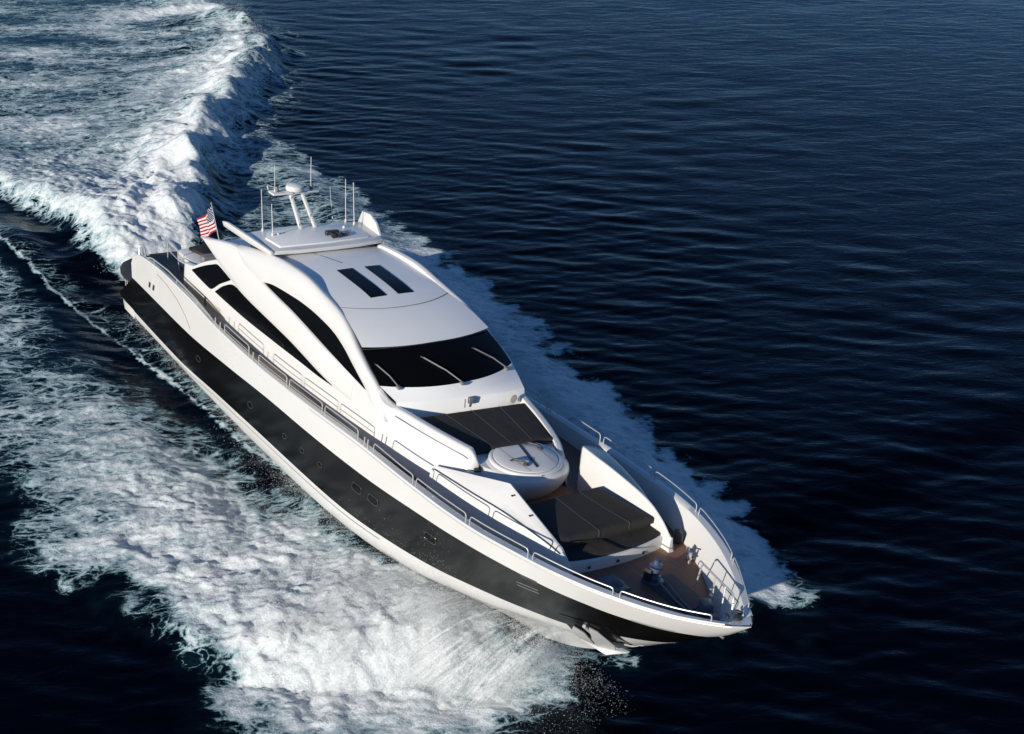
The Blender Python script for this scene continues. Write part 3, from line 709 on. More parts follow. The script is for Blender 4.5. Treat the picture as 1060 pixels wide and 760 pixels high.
# glazed side screen beside the aft side deck
for s in (-1, 1):
    m = MB(); hpatch(m, np.linspace(4.9, 8.3, 14), lambda x: float(Zd(x)) + .28, lambda x: 3.05 + .02 * (x - 5), .012, s); m.build('side_screen', TAN, yacht)
    m = MB(); hpatch(m, np.linspace(6.85, 7.0, 3), lambda x: float(Zd(x)) + .27, lambda x: 3.1, .022, s); m.build('screen_post', DARKT, yacht)

# ------------------------------------------------------------------ aft cockpit
m = MB(); m.grid([[(x, y, 2.42) for y in (-2.3, 0, 2.3)] for x in (0.2, 4, 8.8)]); m.build('cockpit_sole', paint('shaded_sole', (.06, .055, .05), .6, .2), yacht)  # cockpit shade is put into the sole's dark colour
m = MB(); m.box((8.9, 0, 3.7), (.08, 4.3, 2.6), 0, .0); m.build('saloon_doors', GLASS, yacht)
m = MB(); m.box((2.7, -.9, 2.72), (2.2, 1.5, .62), 0, .1); m.build('sofa_base', WHITE, yacht)
m = MB(); m.box((2.2, -.7, 3.1), (1.0, .9, .14), .3, .05); m.build('sofa_cushion', CUSH, yacht)
m = MB(); m.box((3.35, -.6, 3.15), (.42, 1.5, .36), .0, .12); m.build('sofa_backrest', GREYP, yacht)
m = MB(); m.box((2.7, 1.0, 2.72), (2.2, 1.6, .62), 0, .1); m.build('sofa_base', WHITE, yacht)
m = MB(); m.box((1.0, .9, 2.62), (1.0, 2.2, .34), 0, .08); m.build('stern_sunpad', CUSH, yacht)
m = MB(); m.tube(rounded([(.7, -2.85, 2.6), (.55, -2.8, 3.05), (1.15, -2.8, 3.1), (1.5, -2.86, 2.72)], .18), .03, 8); m.build('stern_grabrail', STEEL, yacht)
m = MB(); m.tube(rounded([(1.6, -2.9, 2.8), (2.2, -2.9, 3.02), (4.2, -2.96, 3.2), (7.2, -3.06, 3.2), (8.9, -3.1, 3.05)], .3), .028, 8)
m.tube([(2.6, -2.92, 3.05), (2.6, -2.92, 2.85)], .02, 6); m.tube([(5.2, -3.0, 3.2), (5.2, -3.0, 3.0)], .02, 6); m.tube([(7.4, -3.06, 3.2), (7.4, -3.06, 3.0)], .025, 6)
m.build('quarter_rail', STEEL, yacht)
m = MB(); m.tube(rounded([(1.3, -1.9, 2.5), (1.3, -1.9, 3.35), (2.4, -1.9, 3.3), (2.5, -1.9, 2.5)], .2), .022, 8); m.tube([(1.3, -1.9, 2.95), (2.5, -1.9, 2.9)], .018, 6); m.tube([(2.5, -1.9, 3.0), (4.3, -1.95, 3.2)], .018, 6); m.build('stair_rail', STEEL, yacht)
# fin / upswept tail wings of the roof rail behind the arch (dark void below)
# ------------------------------------------------------------------ radar arch
def plate(m, outline, z0, z1):
    n = len(outline); return m.add([(x, y, z0) for x, y in outline] + [(x, y, z1) for x, y in outline], [tuple(range(n))[::-1], tuple(range(n, 2 * n))] + [(i, (i + 1) % n, n + (i + 1) % n, n + i) for i in range(n)])
m = MB(); po = [(11.6, -2.22), (11.72, -1.2), (11.75, 0), (11.72, 1.0), (11.58, 2.02), (10.6, 2.12), (9.6, 2.1), (9.4, 1.2), (9.35, 0), (9.4, -1.2), (9.6, -2.2), (10.6, -2.26)]
plate(m, po, 6.24, 6.38); arch = m.build('radar_arch', WHITE, yacht, 30, bevel=.03)
m = MB(); pi = [(11.35, -1.75), (11.4, 0), (11.3, 1.6), (10.3, 1.65), (9.8, 1.4), (9.75, 0), (9.8, -1.5), (10.4, -1.85)]
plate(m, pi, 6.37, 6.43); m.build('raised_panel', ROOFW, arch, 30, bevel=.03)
for s in (-1, 1):
    m = MB(); m.prism([(9.4, s * 1.95, 5.65), (11.3, s * 1.98, 5.95), (11.45, s * 2.0, 6.26), (9.5, s * 2.0, 6.26)], (0, s * -.14, 0)); m.build('arch_support', DARKT, arch)
m = MB(); m.prism([(11.62, -2.2, 6.22), (11.66, -2.24, 6.40), (10.2, -2.36, 6.44), (8.6, -2.5, 6.46), (8.25, -2.52, 6.40), (8.35, -2.5, 6.24), (10.1, -2.32, 6.18)], (0, .12, .0)); m.build('arch_fin', WHITE, arch, bevel=.03)
m = MB(); m.prism([(11.3, 2.0, 6.1), (11.2, 2.06, 6.4), (10.75, 2.14, 6.68), (10.2, 2.2, 6.82), (9.6, 2.2, 6.76), (9.45, 2.12, 6.3), (9.7, 2.05, 6.15)], (0, .1, .0)); m.build('arch_fin', WHITE, arch, bevel=.025)
# mast
m = MB()
for y in (-.28, .27):
    a, b = Vector((9.85, y, 6.38)), Vector((8.78, y * .8, 7.36))
    sec = []
    for p in (a, b): sec.append([tuple(p + Vector(d)) for d in ((-.10, -.05, 0), (.10, -.05, .0), (.10, .05, .0), (-.10, .05, 0))])
    m.grid(sec, True, True)
mast = m.build('radar_mast', WHITE, yacht, bevel=.015)
m = MB(); m.box((8.7, -.05, 7.4), (.45, 1.75, .07), 0, .02); m.tube([(9.3, -.2, 6.88), (9.3, .2, 6.88)], .03, 6); m.build('crosstree', WHITE, mast)
m = MB(); m.lathe((8.72, -.02, 7.44), [(.26, 0), (.32, .03), (.33, .1), (.31, .18), (.22, .23), (0, .25)], 28); m.build('radar_dome', WHITE, mast)
for y_ in (.62, -.7):
    m = MB(); m.lathe((8.7, y_, 7.44), [(.07, 0), (.07, .14), (.05, .18), (0, .19)], 12); m.build('nav_light', GREYP, mast)
m = MB(); m.tube(rounded([(8.6, -.98, 7.5), (8.5, -.98, 7.65), (8.5, -.6, 7.5)], .1), .02, 6); m.build('mast_bracket', WHITE, mast)
for (x, y, z, h, dx, r) in ((8.65, -.75, 7.42, .95, -.08, .016), (8.65, .62, 7.42, 1.15, -.06, .02), (9.6, -1.6, 6.36, 1.45, -.18, .022), (10.25, -1.52, 6.4, 1.1, -.15, .022), (9.5, 1.62, 6.36, 1.55, -.16, .02), (9.95, 1.72, 6.4, 1.5, -.2, .022), (9.0, 1.35, 6.3, 1.15, -.3, .012)):
    m = MB(); m.tube([(x, y, z), (x, y, z + .12)], r * 1.9, 8); m.tube([(x, y, z + .1), (x + dx * .5, y, z + h * .5), (x + dx, y, z + h)], r * .75, 6, taper=.7); m.build('antenna', WHITE, yacht)
m = MB()
for dy in (0, .22): m.tube([(10.75, .35 + dy, 6.5), (11.0, .35 + dy, 6.5), (11.15, .35 + dy, 6.5)], .04, 10, taper=2.2)
m.box((10.75, .46, 6.5), (.16, .5, .16), 0, .03); m.build('horn', DARKT, yacht)
m = MB(); m.box((10.9, .9, 6.46), (.3, .26, .1), 0, .03); m.build('searchlight', GREYP, yacht)
for y in (-1.3, 1.2):
    m = MB(); m.lathe((10.2, y, 6.43), [(.05, 0), (.05, .06), (0, .08)], 10); m.build('gps_dome', WHITE, yacht)

# ------------------------------------------------------------------ flag and staff
m = MB(); m.tube([(1.5, 0.3, 2.6), (.32, .3, 4.35)], .025, 8, taper=.6); m.lathe((.31, .3, 4.33), [(.03, 0), (.04, .04), (0, .08)], 8); m.build('flagstaff', STEEL, yacht)
ht, hb, ft, fb = (Vector(p) for p in ((.36, .3, 4.28), (.92, .3, 3.46), (-1.0, .3, 3.28), (-.42, .3, 2.62)))
N1, N2 = 36, 20; vs = []; uvs = []
for i in range(N1 + 1):
    u = i / N1
    for j in range(N2 + 1):
        v = j / N2
        p = (hb * (1 - v) + ht * v) * (1 - u) + (fb * (1 - v) + ft * v) * u
        wv = .10 * u ** .6 * math.sin(9.5 * u + 2.0 * v + .6) + .03 * math.sin(17 * u - 5 * v)
        p = p + Vector((.25 * wv, wv, .12 * wv - .10 * math.sin(math.pi * u) * .6)); vs.append(tuple(BMAT @ p)); uvs.append((u, v))
fs = [(i * (N2 + 1) + j, (i + 1) * (N2 + 1) + j, (i + 1) * (N2 + 1) + j + 1, i * (N2 + 1) + j + 1) for i in range(N1) for j in range(N2)]
me = bpy.data.meshes.new('flag'); me.from_pydata(vs, [], fs); uvl = me.uv_layers.new(name='UVMap')
for lp in me.loops: uvl.data[lp.index].uv = uvs[lp.vertex_index]
for p in me.polygons: p.use_smooth = True
me.materials.append(FLAG); fo = bpy.data.objects.new('flag', me); COL.objects.link(fo)
tag(fo, 'red and white striped flag with starred blue canton flying from the stern staff', 'flag')

# ------------------------------------------------------------------ sea, wake and spray
def hash2(ix, iy, seed):
    h = (ix.astype(np.int64) * 374761393 + iy.astype(np.int64) * 668265263 + seed * 1442695041) & 0xffffffff
    h = ((h ^ (h >> 13)) * 1274126177) & 0xffffffff
    return ((h ^ (h >> 16)) & 0xffffff) / float(0xffffff)
def perlin(x, y, seed=0):
    ix = np.floor(x); iy = np.floor(y); fx = x - ix; fy = y - iy
    def g(dx, dy):
        a = hash2(ix + dx, iy + dy, seed) * 2 * np.pi
        return np.cos(a) * (fx - dx) + np.sin(a) * (fy - dy)
    u = fx ** 3 * (fx * (fx * 6 - 15) + 10); v = fy ** 3 * (fy * (fy * 6 - 15) + 10)
    return ((g(0, 0) * (1 - u) + g(1, 0) * u) * (1 - v) + (g(0, 1) * (1 - u) + g(1, 1) * u) * v) * 1.5
def fbm(x, y, oct=4, seed=0, gain=.5, lac=2.03):
    a = 1.0; s = 0.0; tot = 0
    for o in range(oct):
        s = s + a * perlin(x, y, seed + o * 17); tot += a; a *= gain; x = x * lac + 11.3; y = y * lac - 7.7
    return s / tot
def billow(x, y, oct=4, seed=0, gain=.5, lac=2.1):
    a = 1.0; s = 0.0; tot = 0
    for o in range(oct):
        s = s + a * np.abs(perlin(x, y, seed + o * 13)); tot += a; a *= gain; x = x * lac + 5.3; y = y * lac - 3.1
    return s / tot
def sdf(poly, X, Y):
    P = np.array(poly, float); d = np.full(X.shape, 1e9); ins = np.zeros(X.shape, bool)
    for i in range(len(P)):
        a, b = P[i], P[(i + 1) % len(P)]; e = b - a
        wx, wy = X - a[0], Y - a[1]; t = np.clip((wx * e[0] + wy * e[1]) / (e @ e), 0, 1)
        d = np.minimum(d, (wx - e[0] * t) ** 2 + (wy - e[1] * t) ** 2)
        c = ((a[1] <= Y) & (b[1] > Y)) | ((b[1] <= Y) & (a[1] > Y))
        xi = a[0] + (Y - a[1]) / (e[1] if abs(e[1]) > 1e-9 else 1e-9) * e[0]
        ins ^= c & (X < xi)
    return np.where(ins, 1, -1) * np.sqrt(d)
def sstep(v, a, b):
    t = np.clip((v - a) / (b - a), 0, 1); return t * t * (3 - 2 * t)
def pathdist(path, X, Y):
    """signed side distance (positive to the left of travel), arclength parameter 0..1"""
    P = np.array(path, float); best = np.full(X.shape, 1e9); sd = np.zeros(X.shape); tt = np.zeros(X.shape)
    L = np.concatenate([[0], np.cumsum(np.hypot(*np.diff(P, axis=0).T))])
    for i in range(len(P) - 1):
        a, b = P[i], P[i + 1]; e = b - a; l2 = e @ e
        wx, wy = X - a[0], Y - a[1]; t = np.clip((wx * e[0] + wy * e[1]) / l2, 0, 1)
        dx, dy = wx - e[0] * t, wy - e[1] * t; d = np.hypot(dx, dy); cr_ = e[0] * wy - e[1] * wx
        m_ = d < best; best = np.where(m_, d, best); sd = np.where(m_, np.sign(cr_) * d, sd); tt = np.where(m_, (L[i] + t * (L[i + 1] - L[i])) / L[-1], tt)
    return sd, tt
def grow(a, b, step, ratio, lim):
    o = list(np.arange(a, b + 1e-6, step)); s = step
    while o[-1] < lim: s *= ratio; o.append(o[-1] + s)
    s = step; lo = []
    v = o[0]
    while v > -lim: s *= ratio; v -= s; lo.append(v)
    return np.array(lo[::-1] + o)
gx = grow(-34, 32, .105, 1.022, 6000.0); gy = grow(-15, 17, .095, 1.022, 6000.0)
X, Y = np.meshgrid(gx, gy, indexing='ij')
spx = np.gradient(gx)[:, None] + 0 * Y; spy = np.gradient(gy)[None, :] + 0 * X; sp_ = np.maximum(spx, spy)
# open sea: wind ripple running away from the camera plus a low swell
Z = np.zeros_like(X)
warp = .5 * fbm(X * .15, Y * .15, 2, 3)
for k in range(36):
    lam = .5 * 1.085 ** k; ang = math.atan2(.47, -.72) + random.gauss(0, .38); kk = 2 * math.pi / lam
    amp = .0040 * lam ** (.8 if lam < 2.2 else .25) * (1.0 if lam < 2.2 else 1.54 * .38) * (.6 + .8 * random.random())
    w = np.clip((lam / sp_ - 2.5) / 3, 0, 1)
    ph = kk * (X * math.cos(ang) + Y * math.sin(ang)) + random.random() * 6.28
    if w.max() > 0: Z += w * amp * np.sin(ph + warp * (1 + k * .05))
lump = .6 + .8 * sstep(fbm(X * .07, Y * .07, 3, 91), -.3, .4)
Z *= lump
# ---- foam layout on the water (world metres)
wx_ = X + .55 * fbm(X * .5, Y * .5, 3, 5) * 2; wy_ = Y + .55 * fbm(X * .5, Y * .5, 3, 6) * 2
BOW = [(26.39, 1.3), (27.17, 0.2), (27.67, -1.4), (28.19, -3.13), (27.54, -5.62), (25.93, -8.07), (23.53, -8.67), (21.0, -8.83), (18.32, -9.25), (16.13, -9.96), (14.42, -10.89), (12.78, -11.04), (11.44, -10.29), (9.06, -10.75), (5.64, -12.47), (-8.54, -9.31), (-7.48, -6.3), (-2.19, -6.16), (0.84, -5.72), (3.79, -4.97), (6.55, -4.27), (9.41, -3.9), (11.54, -3.7), (13.13, -3.43), (14.81, -3.21), (16.95, -2.85), (19.25, -2.33), (21.21, -1.73), (23.31, -0.64), (25.04, 0.23)]
STERN = [(-4.94, 1.17), (-3.94, -0.57), (-5.45, -1.44), (-8.33, -1.71), (-12.13, -1.86), (-14.19, -2.87), (-16.96, -3.75), (-25.98, -5.93), (-80.3, 5.85), (-74.35, 21.93), (-56.6, 22.58), (-44.83, 19.12), (-35.3, 17.95), (-28.44, 14.92), (-22.86, 11.73), (-18.97, 8.78), (-15.37, 6.31), (-11.62, 3.68), (-7.97, 1.78)]
PORT = [(-18.66, 7.86), (-21.29, 10.16), (-21.91, 11.62), (-18.3, 11.2), (-11.4, 11.08), (-5.89, 11.27), (-1.21, 11.05), (2.46, 10.94), (7.99, 10.88), (13.24, 10.08), (16.52, 9.9), (19.98, 9.35), (24.39, 8.94), (27.05, 8.5), (28.32, 7.79), (27.97, 6.46), (27.0, 1.2), (22.0, 1.2), (10.0, 1.5), (0.0, 1.8), (-3.0, 2.2), (-8.0, 4.2), (-12.0, 7.0)]
HOLE = [(-13.59, 4.13), (-15.11, 5.94), (-13.62, 6.23), (-10.59, 5.69), (-7.63, 4.35), (-4.18, 4.21), (-2.29, 2.82), (-4.55, 1.01), (-8.0, 1.74)]  # foam cut out: dark water, with the yacht's cast shadow drawn into it
STRIP = [(-13.35, -7.38), (-8.88, -5.92), (-5.12, -5.8), (-1.34, -5.63), (-0.11, -6.0), (-1.78, -7.06), (-7.12, -8.84)]
fb_ = fbm(X * .9, Y * .9, 4, 31); fs_ = fbm(X * .22, Y * .22, 3, 41)
dB = sdf(BOW, wx_, wy_); dS = sdf(STERN, wx_, wy_); dP = sdf(PORT, wx_, wy_); dH = sdf(HOLE, wx_, wy_); dT = sdf(STRIP, wx_, wy_)
F_bow = sstep(dB + fb_ * .9, -.5, 1.6)
F_stern = sstep(dS + fb_ * 1.0, -.5, 1.2)
F_port = sstep(dP + fb_ * 1.3, -.2, .7)
# density inside each zone
aft = np.clip((-X - 8) / 26, 0, 1)
den_bow = .50 + .45 * sstep(X + .35 * Y, 0, 16) + .6 * fs_ + .28 * np.exp(-((X - 22.5) / 3.2) ** 2 - ((Y + 4) / 3.5) ** 2)
ua = X * .548 + Y * .837; va = -X * .837 + Y * .548
fst = fbm(ua * .11, va * .33, 4, 77)
den_stern = 1.02 - .58 * aft ** .7 + (.35 + .6 * aft) * fst
crest_path = [(-3.2, .2), (-5.5, .7), (-7.5, 1.5), (-11.5, 3.4), (-16.3, 6.1), (-20, 9), (-23.7, 12.1), (-28, 14.9), (-34.3, 17.4), (-45.7, 17.8)]
cd_, ct_ = pathdist(crest_path, X + .9 * fbm(X * .35, Y * .35, 4, 15), Y + .9 * fbm(X * .35, Y * .35, 4, 16))     # travel is aft: left of travel is starboard
q = -cd_                                  # positive towards the port (outer) side
den_stern += .5 * np.exp(-(np.minimum(q, 0) / 2.2) ** 2) * (q < 1.6)
den_port = .47 + .47 * sstep(X, -3, 3) + .35 * fs_ + .1 * sstep(X, 8, 24)
F = np.maximum.reduce([F_bow * den_bow, F_stern * den_stern, F_port * den_port, sstep(dT + fb_ * .6, -.3, .8) * (.36 + .3 * fs_)])
F = np.maximum(F, 1.2 * (np.exp(-(np.maximum(q, 0) / 2.3) ** 2) * (q > -1) * (1 - .6 * aft) + .3 * fb_ * (np.abs(q) < 3)) * (np.abs(q) < 4) * (ct_ > 1e-4) * (ct_ < .999))
ld, lt = pathdist([(-3.0, -.6), (-5.5, -1.2), (-9.5, -1.6), (-13.2, -2.3), (-18, -3.6), (-24, -5.5)], X, Y)   # left of travel = starboard
F = np.maximum(F, (sstep(ld, -3.5, -1.0) * (1 - sstep(ld + fb_ * .8, .5, 1.5))) * (1.02 - .4 * lt) * sstep(lt, 0, .05) * (lt < .999))
l1, l1t = pathdist([(-14.58, -6.2), (-10.23, -5.56), (-7.93, -5.21), (-5.38, -5.02), (-2.34, -4.51), (0.15, -4.12), (2.51, -3.75), (5.94, -3.28), (9.58, -3.06), (12.09, -2.86), (14.23, -2.58)], X + .10 * fb_, Y + .25 * fb_)
thin = np.exp(-(l1 / .075) ** 2) * (.75 + .5 * fb_) * (l1t > 0) * (l1t < 1)
inner = sstep(l1, .0, .15) * (1 - sstep(l1, .5, 1.6)) * .14 * (l1t > 0) * (l1t < 1) * (1 + 1.2 * fb_) + sstep(Y, -3.4, -2.6) * (Y < -1.5) * sstep(X, -2, 1) * (1 - sstep(X, 17, 20)) * .13
F = np.maximum(F, np.maximum(thin, inner))
F *= 1 - sstep(dH + fb_ * .8, -.4, .8) * .92 * sstep(q, .9, 1.8)
F = np.clip(F, 0, 1.15)
# ---- wake relief

hc = np.interp(ct_, [0, .08, .25, .5, .75, 1], [.5, 1.1, 1.45, 1.3, 1.0, .6]) * (.75 + .75 * sstep(fbm(X * .28, Y * .28, 3, 19), -.5, .5))
endf = sstep(ct_, 0, .06)
crest = hc * np.where(q > 0, np.exp(-(q / 1.5) ** 2), np.exp(-(-q / 3.6) ** 1.3)) * endf * np.where(ct_ >= .9999, np.exp(-np.hypot(X + 45.7, Y - 17.8) / 4), 1)
left = np.interp(lt, [0, .2, .5, 1], [.5, 1.15, .95, .5]) * np.where(ld > 0, np.exp(-(ld / .8) ** 2), np.exp(-(-ld / 3.0) ** 1.4)) * sstep(lt, 0, .1)
# bow mound thrown out to starboard
xfr = np.interp(-Y, [-2, 0, 2, 5, 8, 10, 12], [26.0, 26.2, 26.0, 24.6, 22.2, 18.5, 12])
amp = np.interp(-Y, [-1, 0, 1.2, 2.5, 4.5, 7, 9.5, 11], [.3, .65, 1.15, 1.65, 1.4, .9, .4, .05])
back = xfr - X
mound = amp * np.where(back > 0, (1 - np.exp(-(back / 1.1) ** 1.5)) * np.exp(-np.maximum(back - 1.5, 0) / 7.5), 0)
# water lifted along the starboard chine
hullgap = np.abs(Y + np.interp(X, [-2, 12, 18, 22, 25, 27], [2.5, 2.4, 2.1, 1.6, .9, .3]))
trough = -.35 * np.exp(-((Y + 4.0) / 1.3) ** 2) * sstep(X, -6, 0) * (1 - sstep(X, 14, 19))
hollow = -.5 * np.exp(-((X + 3.2) / 2.4) ** 2 - (Y / 2.0) ** 2)
swellA = .55 * np.exp(-((X + 9.5) / 3.0) ** 2 - ((Y + 4.9) / 1.1) ** 2)
# port bow wave: low roll of foam along the hull
pr_ = np.interp(X, [-20, 0, 8, 16, 22, 26, 28.4], [10.5, 9.8, 9.6, 8.8, 8.0, 7.4, 6.6])
prt = .35 * np.exp(-((Y - pr_ + 1.0) / 1.0) ** 2) * sstep(X, -22, 0) * (1 - sstep(X, 27, 29))
rough = np.clip(F, 0, 1)
turb = rough * (.17 * fbm(wx_ * .55, wy_ * .55, 4, 51, .55) + .08 * (billow(wx_ * 1.1, wy_ * 1.1, 3, 61, .55) - .25) + .07 * (billow(X * 3.3, Y * 3.3, 2, 71) - .25))
turb *= np.where(Y > 3, .8, 1.35) * (1 + .6 * np.clip(mound + crest + left, 0, 1))
puff = np.exp(-((X - xfr + 1.2) / 1.8) ** 2) * sstep(-Y, -1, 1.5) * (1 - sstep(-Y, 7, 10))
turb += puff * (.55 * (billow(X * .9, Y * .9, 4, 81, .6) - .3))
Z = Z * (1 - .5 * rough) + crest + left + mound + trough + hollow + swellA + prt + turb
# keep the sea out of the hull's inside
A = sstep(np.maximum.reduce([dB, dS, dP * .6, dT]) + fb_ * 1.2, -1.0, 2.5)
# ---- build: one sheet, cut into open water and foam along the foam outline
nx_, ny_ = X.shape
idx = np.arange(nx_ * ny_).reshape(nx_, ny_)
quads = np.stack([idx[:-1, :-1], idx[1:, :-1], idx[1:, 1:], idx[:-1, 1:]], -1).reshape(-1, 4)
co = np.stack([X, Y, Z], -1).reshape(-1, 3)
zone = np.maximum.reduce([dB, dS, dP, dT, 1.8 - np.abs(q - .5) - 5 * ((ct_ < 1e-4) | (ct_ > .999)), 1.2 - np.abs(ld) - 5 * ((lt < 1e-4) | (lt > .999))]) - np.clip(dH, 0, 1) * 3 * (q > 1.5)
zf = (zone[:-1, :-1] > 0.0).reshape(-1)
def water_mat():
    k = NT('sea_water'); b = k.bsdf; co_ = k.coord()
    at = k.new('ShaderNodeAttribute'); at.attribute_name = 'foam'; F_ = at.outputs['Fac']
    aa = k.new('ShaderNodeAttribute'); aa.attribute_name = 'aer'; A_ = aa.outputs['Fac']
    mp = k.new('ShaderNodeMapping', vector_type='TEXTURE'); mp.inputs['Rotation'].default_value = (0, 0, math.atan2(.84, .55)); mp.inputs['Scale'].default_value = (1.9, .85, 1); k.link(co_, mp.inputs[0])
    # warped coordinates for lace
    nz = k.new('ShaderNodeTexNoise'); nz.inputs['Scale'].default_value = .9; nz.inputs['Detail'].default_value = 4; k.link(mp.outputs[0], nz.inputs['Vector'])
    wv = k.new('ShaderNodeVectorMath'); wv.operation = 'MULTIPLY_ADD'; k.link(nz.outputs['Color'], wv.inputs[0]); wv.inputs[1].default_value = (1.5, 1.5, 1.5); k.link(mp.outputs[0], wv.inputs[2])
    W = wv.outputs[0]
    def vor(scale):
        v = k.new('ShaderNodeTexVoronoi'); v.feature = 'DISTANCE_TO_EDGE'; v.inputs['Scale'].default_value = scale; k.link(W, v.inputs['Vector']); return v.outputs['Distance']
    lace = k.math('MAXIMUM', k.math('SUBTRACT', 1.0, k.math('MULTIPLY', vor(1.25), 5.5)), k.math('MULTIPLY', k.math('SUBTRACT', 1.0, k.math('MULTIPLY', vor(3.2), 5.0)), .8))
    n1 = k.noise(W, 1.6, 9, .66); n2 = k.noise(co_, 7.0, 6, .68); n3 = k.noise(co_, 22.0, 3, .6)
    t = k.math('ADD', k.math('MULTIPLY', k.math('SUBTRACT', n1, .5), 1.35), k.math('MULTIPLY', k.math('SUBTRACT', n2, .5), .75))
    t = k.math('ADD', t, k.math('MULTIPLY', k.math('MAXIMUM', lace, 0.0), k.math('SUBTRACT', .85, k.math('MULTIPLY', F_, .62))))
    t = k.math('ADD', t, k.math('MULTIPLY', k.math('SUBTRACT', n3, .5), .55))
    s_ = k.math('ADD', k.math('MULTIPLY', F_, 1.35), k.math('SUBTRACT', t, .66))
    gate = k.smooth(F_, .02, .16)
    mask = k.math('MULTIPLY', k.smooth(s_, .0, .40), gate)
    thick = k.math('MULTIPLY', k.smooth(s_, .12, 1.02), gate)
    # water body colour: dark navy, teal where air is mixed in
    wcol = k.mix(k.math('MULTIPLY', A_, k.smooth(n1, .3, .75)), (.0002, .0005, .0015), (.010, .045, .062))
    k.link(wcol, b.inputs['Base Color']); b.inputs['Roughness'].default_value = .07; b.inputs['IOR'].default_value = 1.21; b.inputs['Specular Tint'].default_value = (.35, .55, .95, 1)
    mpr = k.new('ShaderNodeMapping', vector_type='TEXTURE'); mpr.inputs['Rotation'].default_value = (0, 0, math.atan2(.84, .55)); mpr.inputs['Scale'].default_value = (1.9, .8, 1); k.link(co_, mpr.inputs[0])
    rip = k.math('ADD', k.math('MULTIPLY', k.noise(mpr.outputs[0], 1.1, 6, .6, .6), .9), k.math('MULTIPLY', k.noise(mpr.outputs[0], 5.0, 3, .5), .14))
    nrm = k.bump(rip, .42, .13)
    k.link(nrm, b.inputs['Normal'])
    fo_ = k.new('ShaderNodeBsdfPrincipled'); fo_.inputs['Roughness'].default_value = .75; fo_.inputs['Specular IOR Level'].default_value = .25
    fcol = k.mix(thick, (.14, .255, .29), (.68, .71, .71)); k.link(fcol, fo_.inputs['Base Color'])
    fh = k.math('ADD', k.math('ADD', k.math('MULTIPLY', n2, .5), k.math('MULTIPLY', n3, .16)), k.math('ADD', k.math('MULTIPLY', k.noise(co_, 3.0, 8, .7), .8), k.math('MULTIPLY', mask, .35)))
    k.link(k.bump(fh, .65, .10), fo_.inputs['Normal'])
    ms = k.new('ShaderNodeMixShader'); k.link(mask, ms.inputs[0]); k.link(b.outputs[0], ms.inputs[1]); k.link(fo_.outputs[0], ms.inputs[2]); k.link(ms.outputs[0], k.out.inputs[0])
    return k.m
SEA = water_mat()
def sheet(name, fsel):
    fq = quads[fsel]; used, inv = np.unique(fq, return_inverse=True); inv = inv.reshape(-1, 4)
    me = bpy.data.meshes.new(name); me.vertices.add(len(used)); me.vertices.foreach_set('co', co[used].astype(np.float32).ravel())
    me.loops.add(inv.size); me.loops.foreach_set('vertex_index', inv.astype(np.int32).ravel())
    me.polygons.add(len(inv)); me.polygons.foreach_set('loop_start', np.arange(0, inv.size, 4, dtype=np.int32)); me.polygons.foreach_set('use_smooth', np.ones(len(inv), bool))
    me.update(calc_edges=True)
    for nm, arr in (('foam', F), ('aer', A)):
        a = me.attributes.new(nm, 'FLOAT', 'POINT'); a.data.foreach_set('value', arr.reshape(-1)[used].astype(np.float32))
    # shading normals of the whole surface so the cut does not show
    me.normals_split_custom_set_from_vertices(NRM[used].tolist())
    me.materials.append(SEA); o = bpy.data.objects.new(name, me); COL.objects.link(o); return o
gxz = np.gradient(Z, gx, axis=0); gyz = np.gradient(Z, gy, axis=1)
NRM = np.stack([-gxz, -gyz, np.ones_like(Z)], -1); NRM /= np.linalg.norm(NRM, axis=-1, keepdims=True); NRM = NRM.reshape(-1, 3)
sea = sheet('water', ~zf); sea['kind'] = 'structure'
wk = sheet('wake_foam', zf); tag(wk, 'churned white wake and bow wave foam spreading around the yacht', 'wake foam', kind='stuff')
def surf_z(px, py):
    i = np.clip(np.searchsorted(gx, px), 1, nx_ - 1); j = np.clip(np.searchsorted(gy, py), 1, ny_ - 1); return Z[i, j]
# ---- spray droplets
def droplets(name, P, R, label):
    n = len(P); base = np.array([(.94, 0, -.33), (-.47, .82, -.33), (-.47, -.82, -.33), (0, 0, 1)], float)
    tri = np.array([(0, 2, 1), (0, 1, 3), (1, 2, 3), (2, 0, 3)])
    st = 1 + .8 * rng.random((n, 1, 3)); st[:, :, 2] *= 1.15
    V = (P[:, None, :] + R[:, None, None] * base[None] * st).reshape(-1, 3)
    T = (tri[None] + 4 * np.arange(n)[:, None, None]).reshape(-1, 3)
    me = bpy.data.meshes.new(name); me.vertices.add(len(V)); me.vertices.foreach_set('co', V.astype(np.float32).ravel())
    me.loops.add(T.size); me.loops.foreach_set('vertex_index', T.astype(np.int32).ravel()); me.polygons.add(len(T))
    me.polygons.foreach_set('loop_start', np.arange(0, T.size, 3, dtype=np.int32)); me.polygons.foreach_set('use_smooth', np.ones(len(T), bool)); me.update(calc_edges=True)
    k = NT(name + '_drops'); k.bsdf.inputs['Base Color'].default_value = (.85, .87, .88, 1); k.bsdf.inputs['Roughness'].default_value = .4
    tr = k.new('ShaderNodeBsdfTranslucent'); tr.inputs[0].default_value = (.85, .87, .88, 1); ms = k.new('ShaderNodeMixShader'); ms.inputs[0].default_value = .4
    k.link(k.bsdf.outputs[0], ms.inputs[1]); k.link(tr.outputs[0], ms.inputs[2]); k.link(ms.outputs[0], k.out.inputs[0])
    me.materials.append(k.m); o = bpy.data.objects.new(name, me); COL.objects.link(o); tag(o, label, 'spray', kind='stuff'); return o
def scatter(n, xr, yr, dens):
    px = rng.uniform(*xr, n); py = rng.uniform(*yr, n); keep = rng.random(n) < dens(px, py); return px[keep], py[keep]
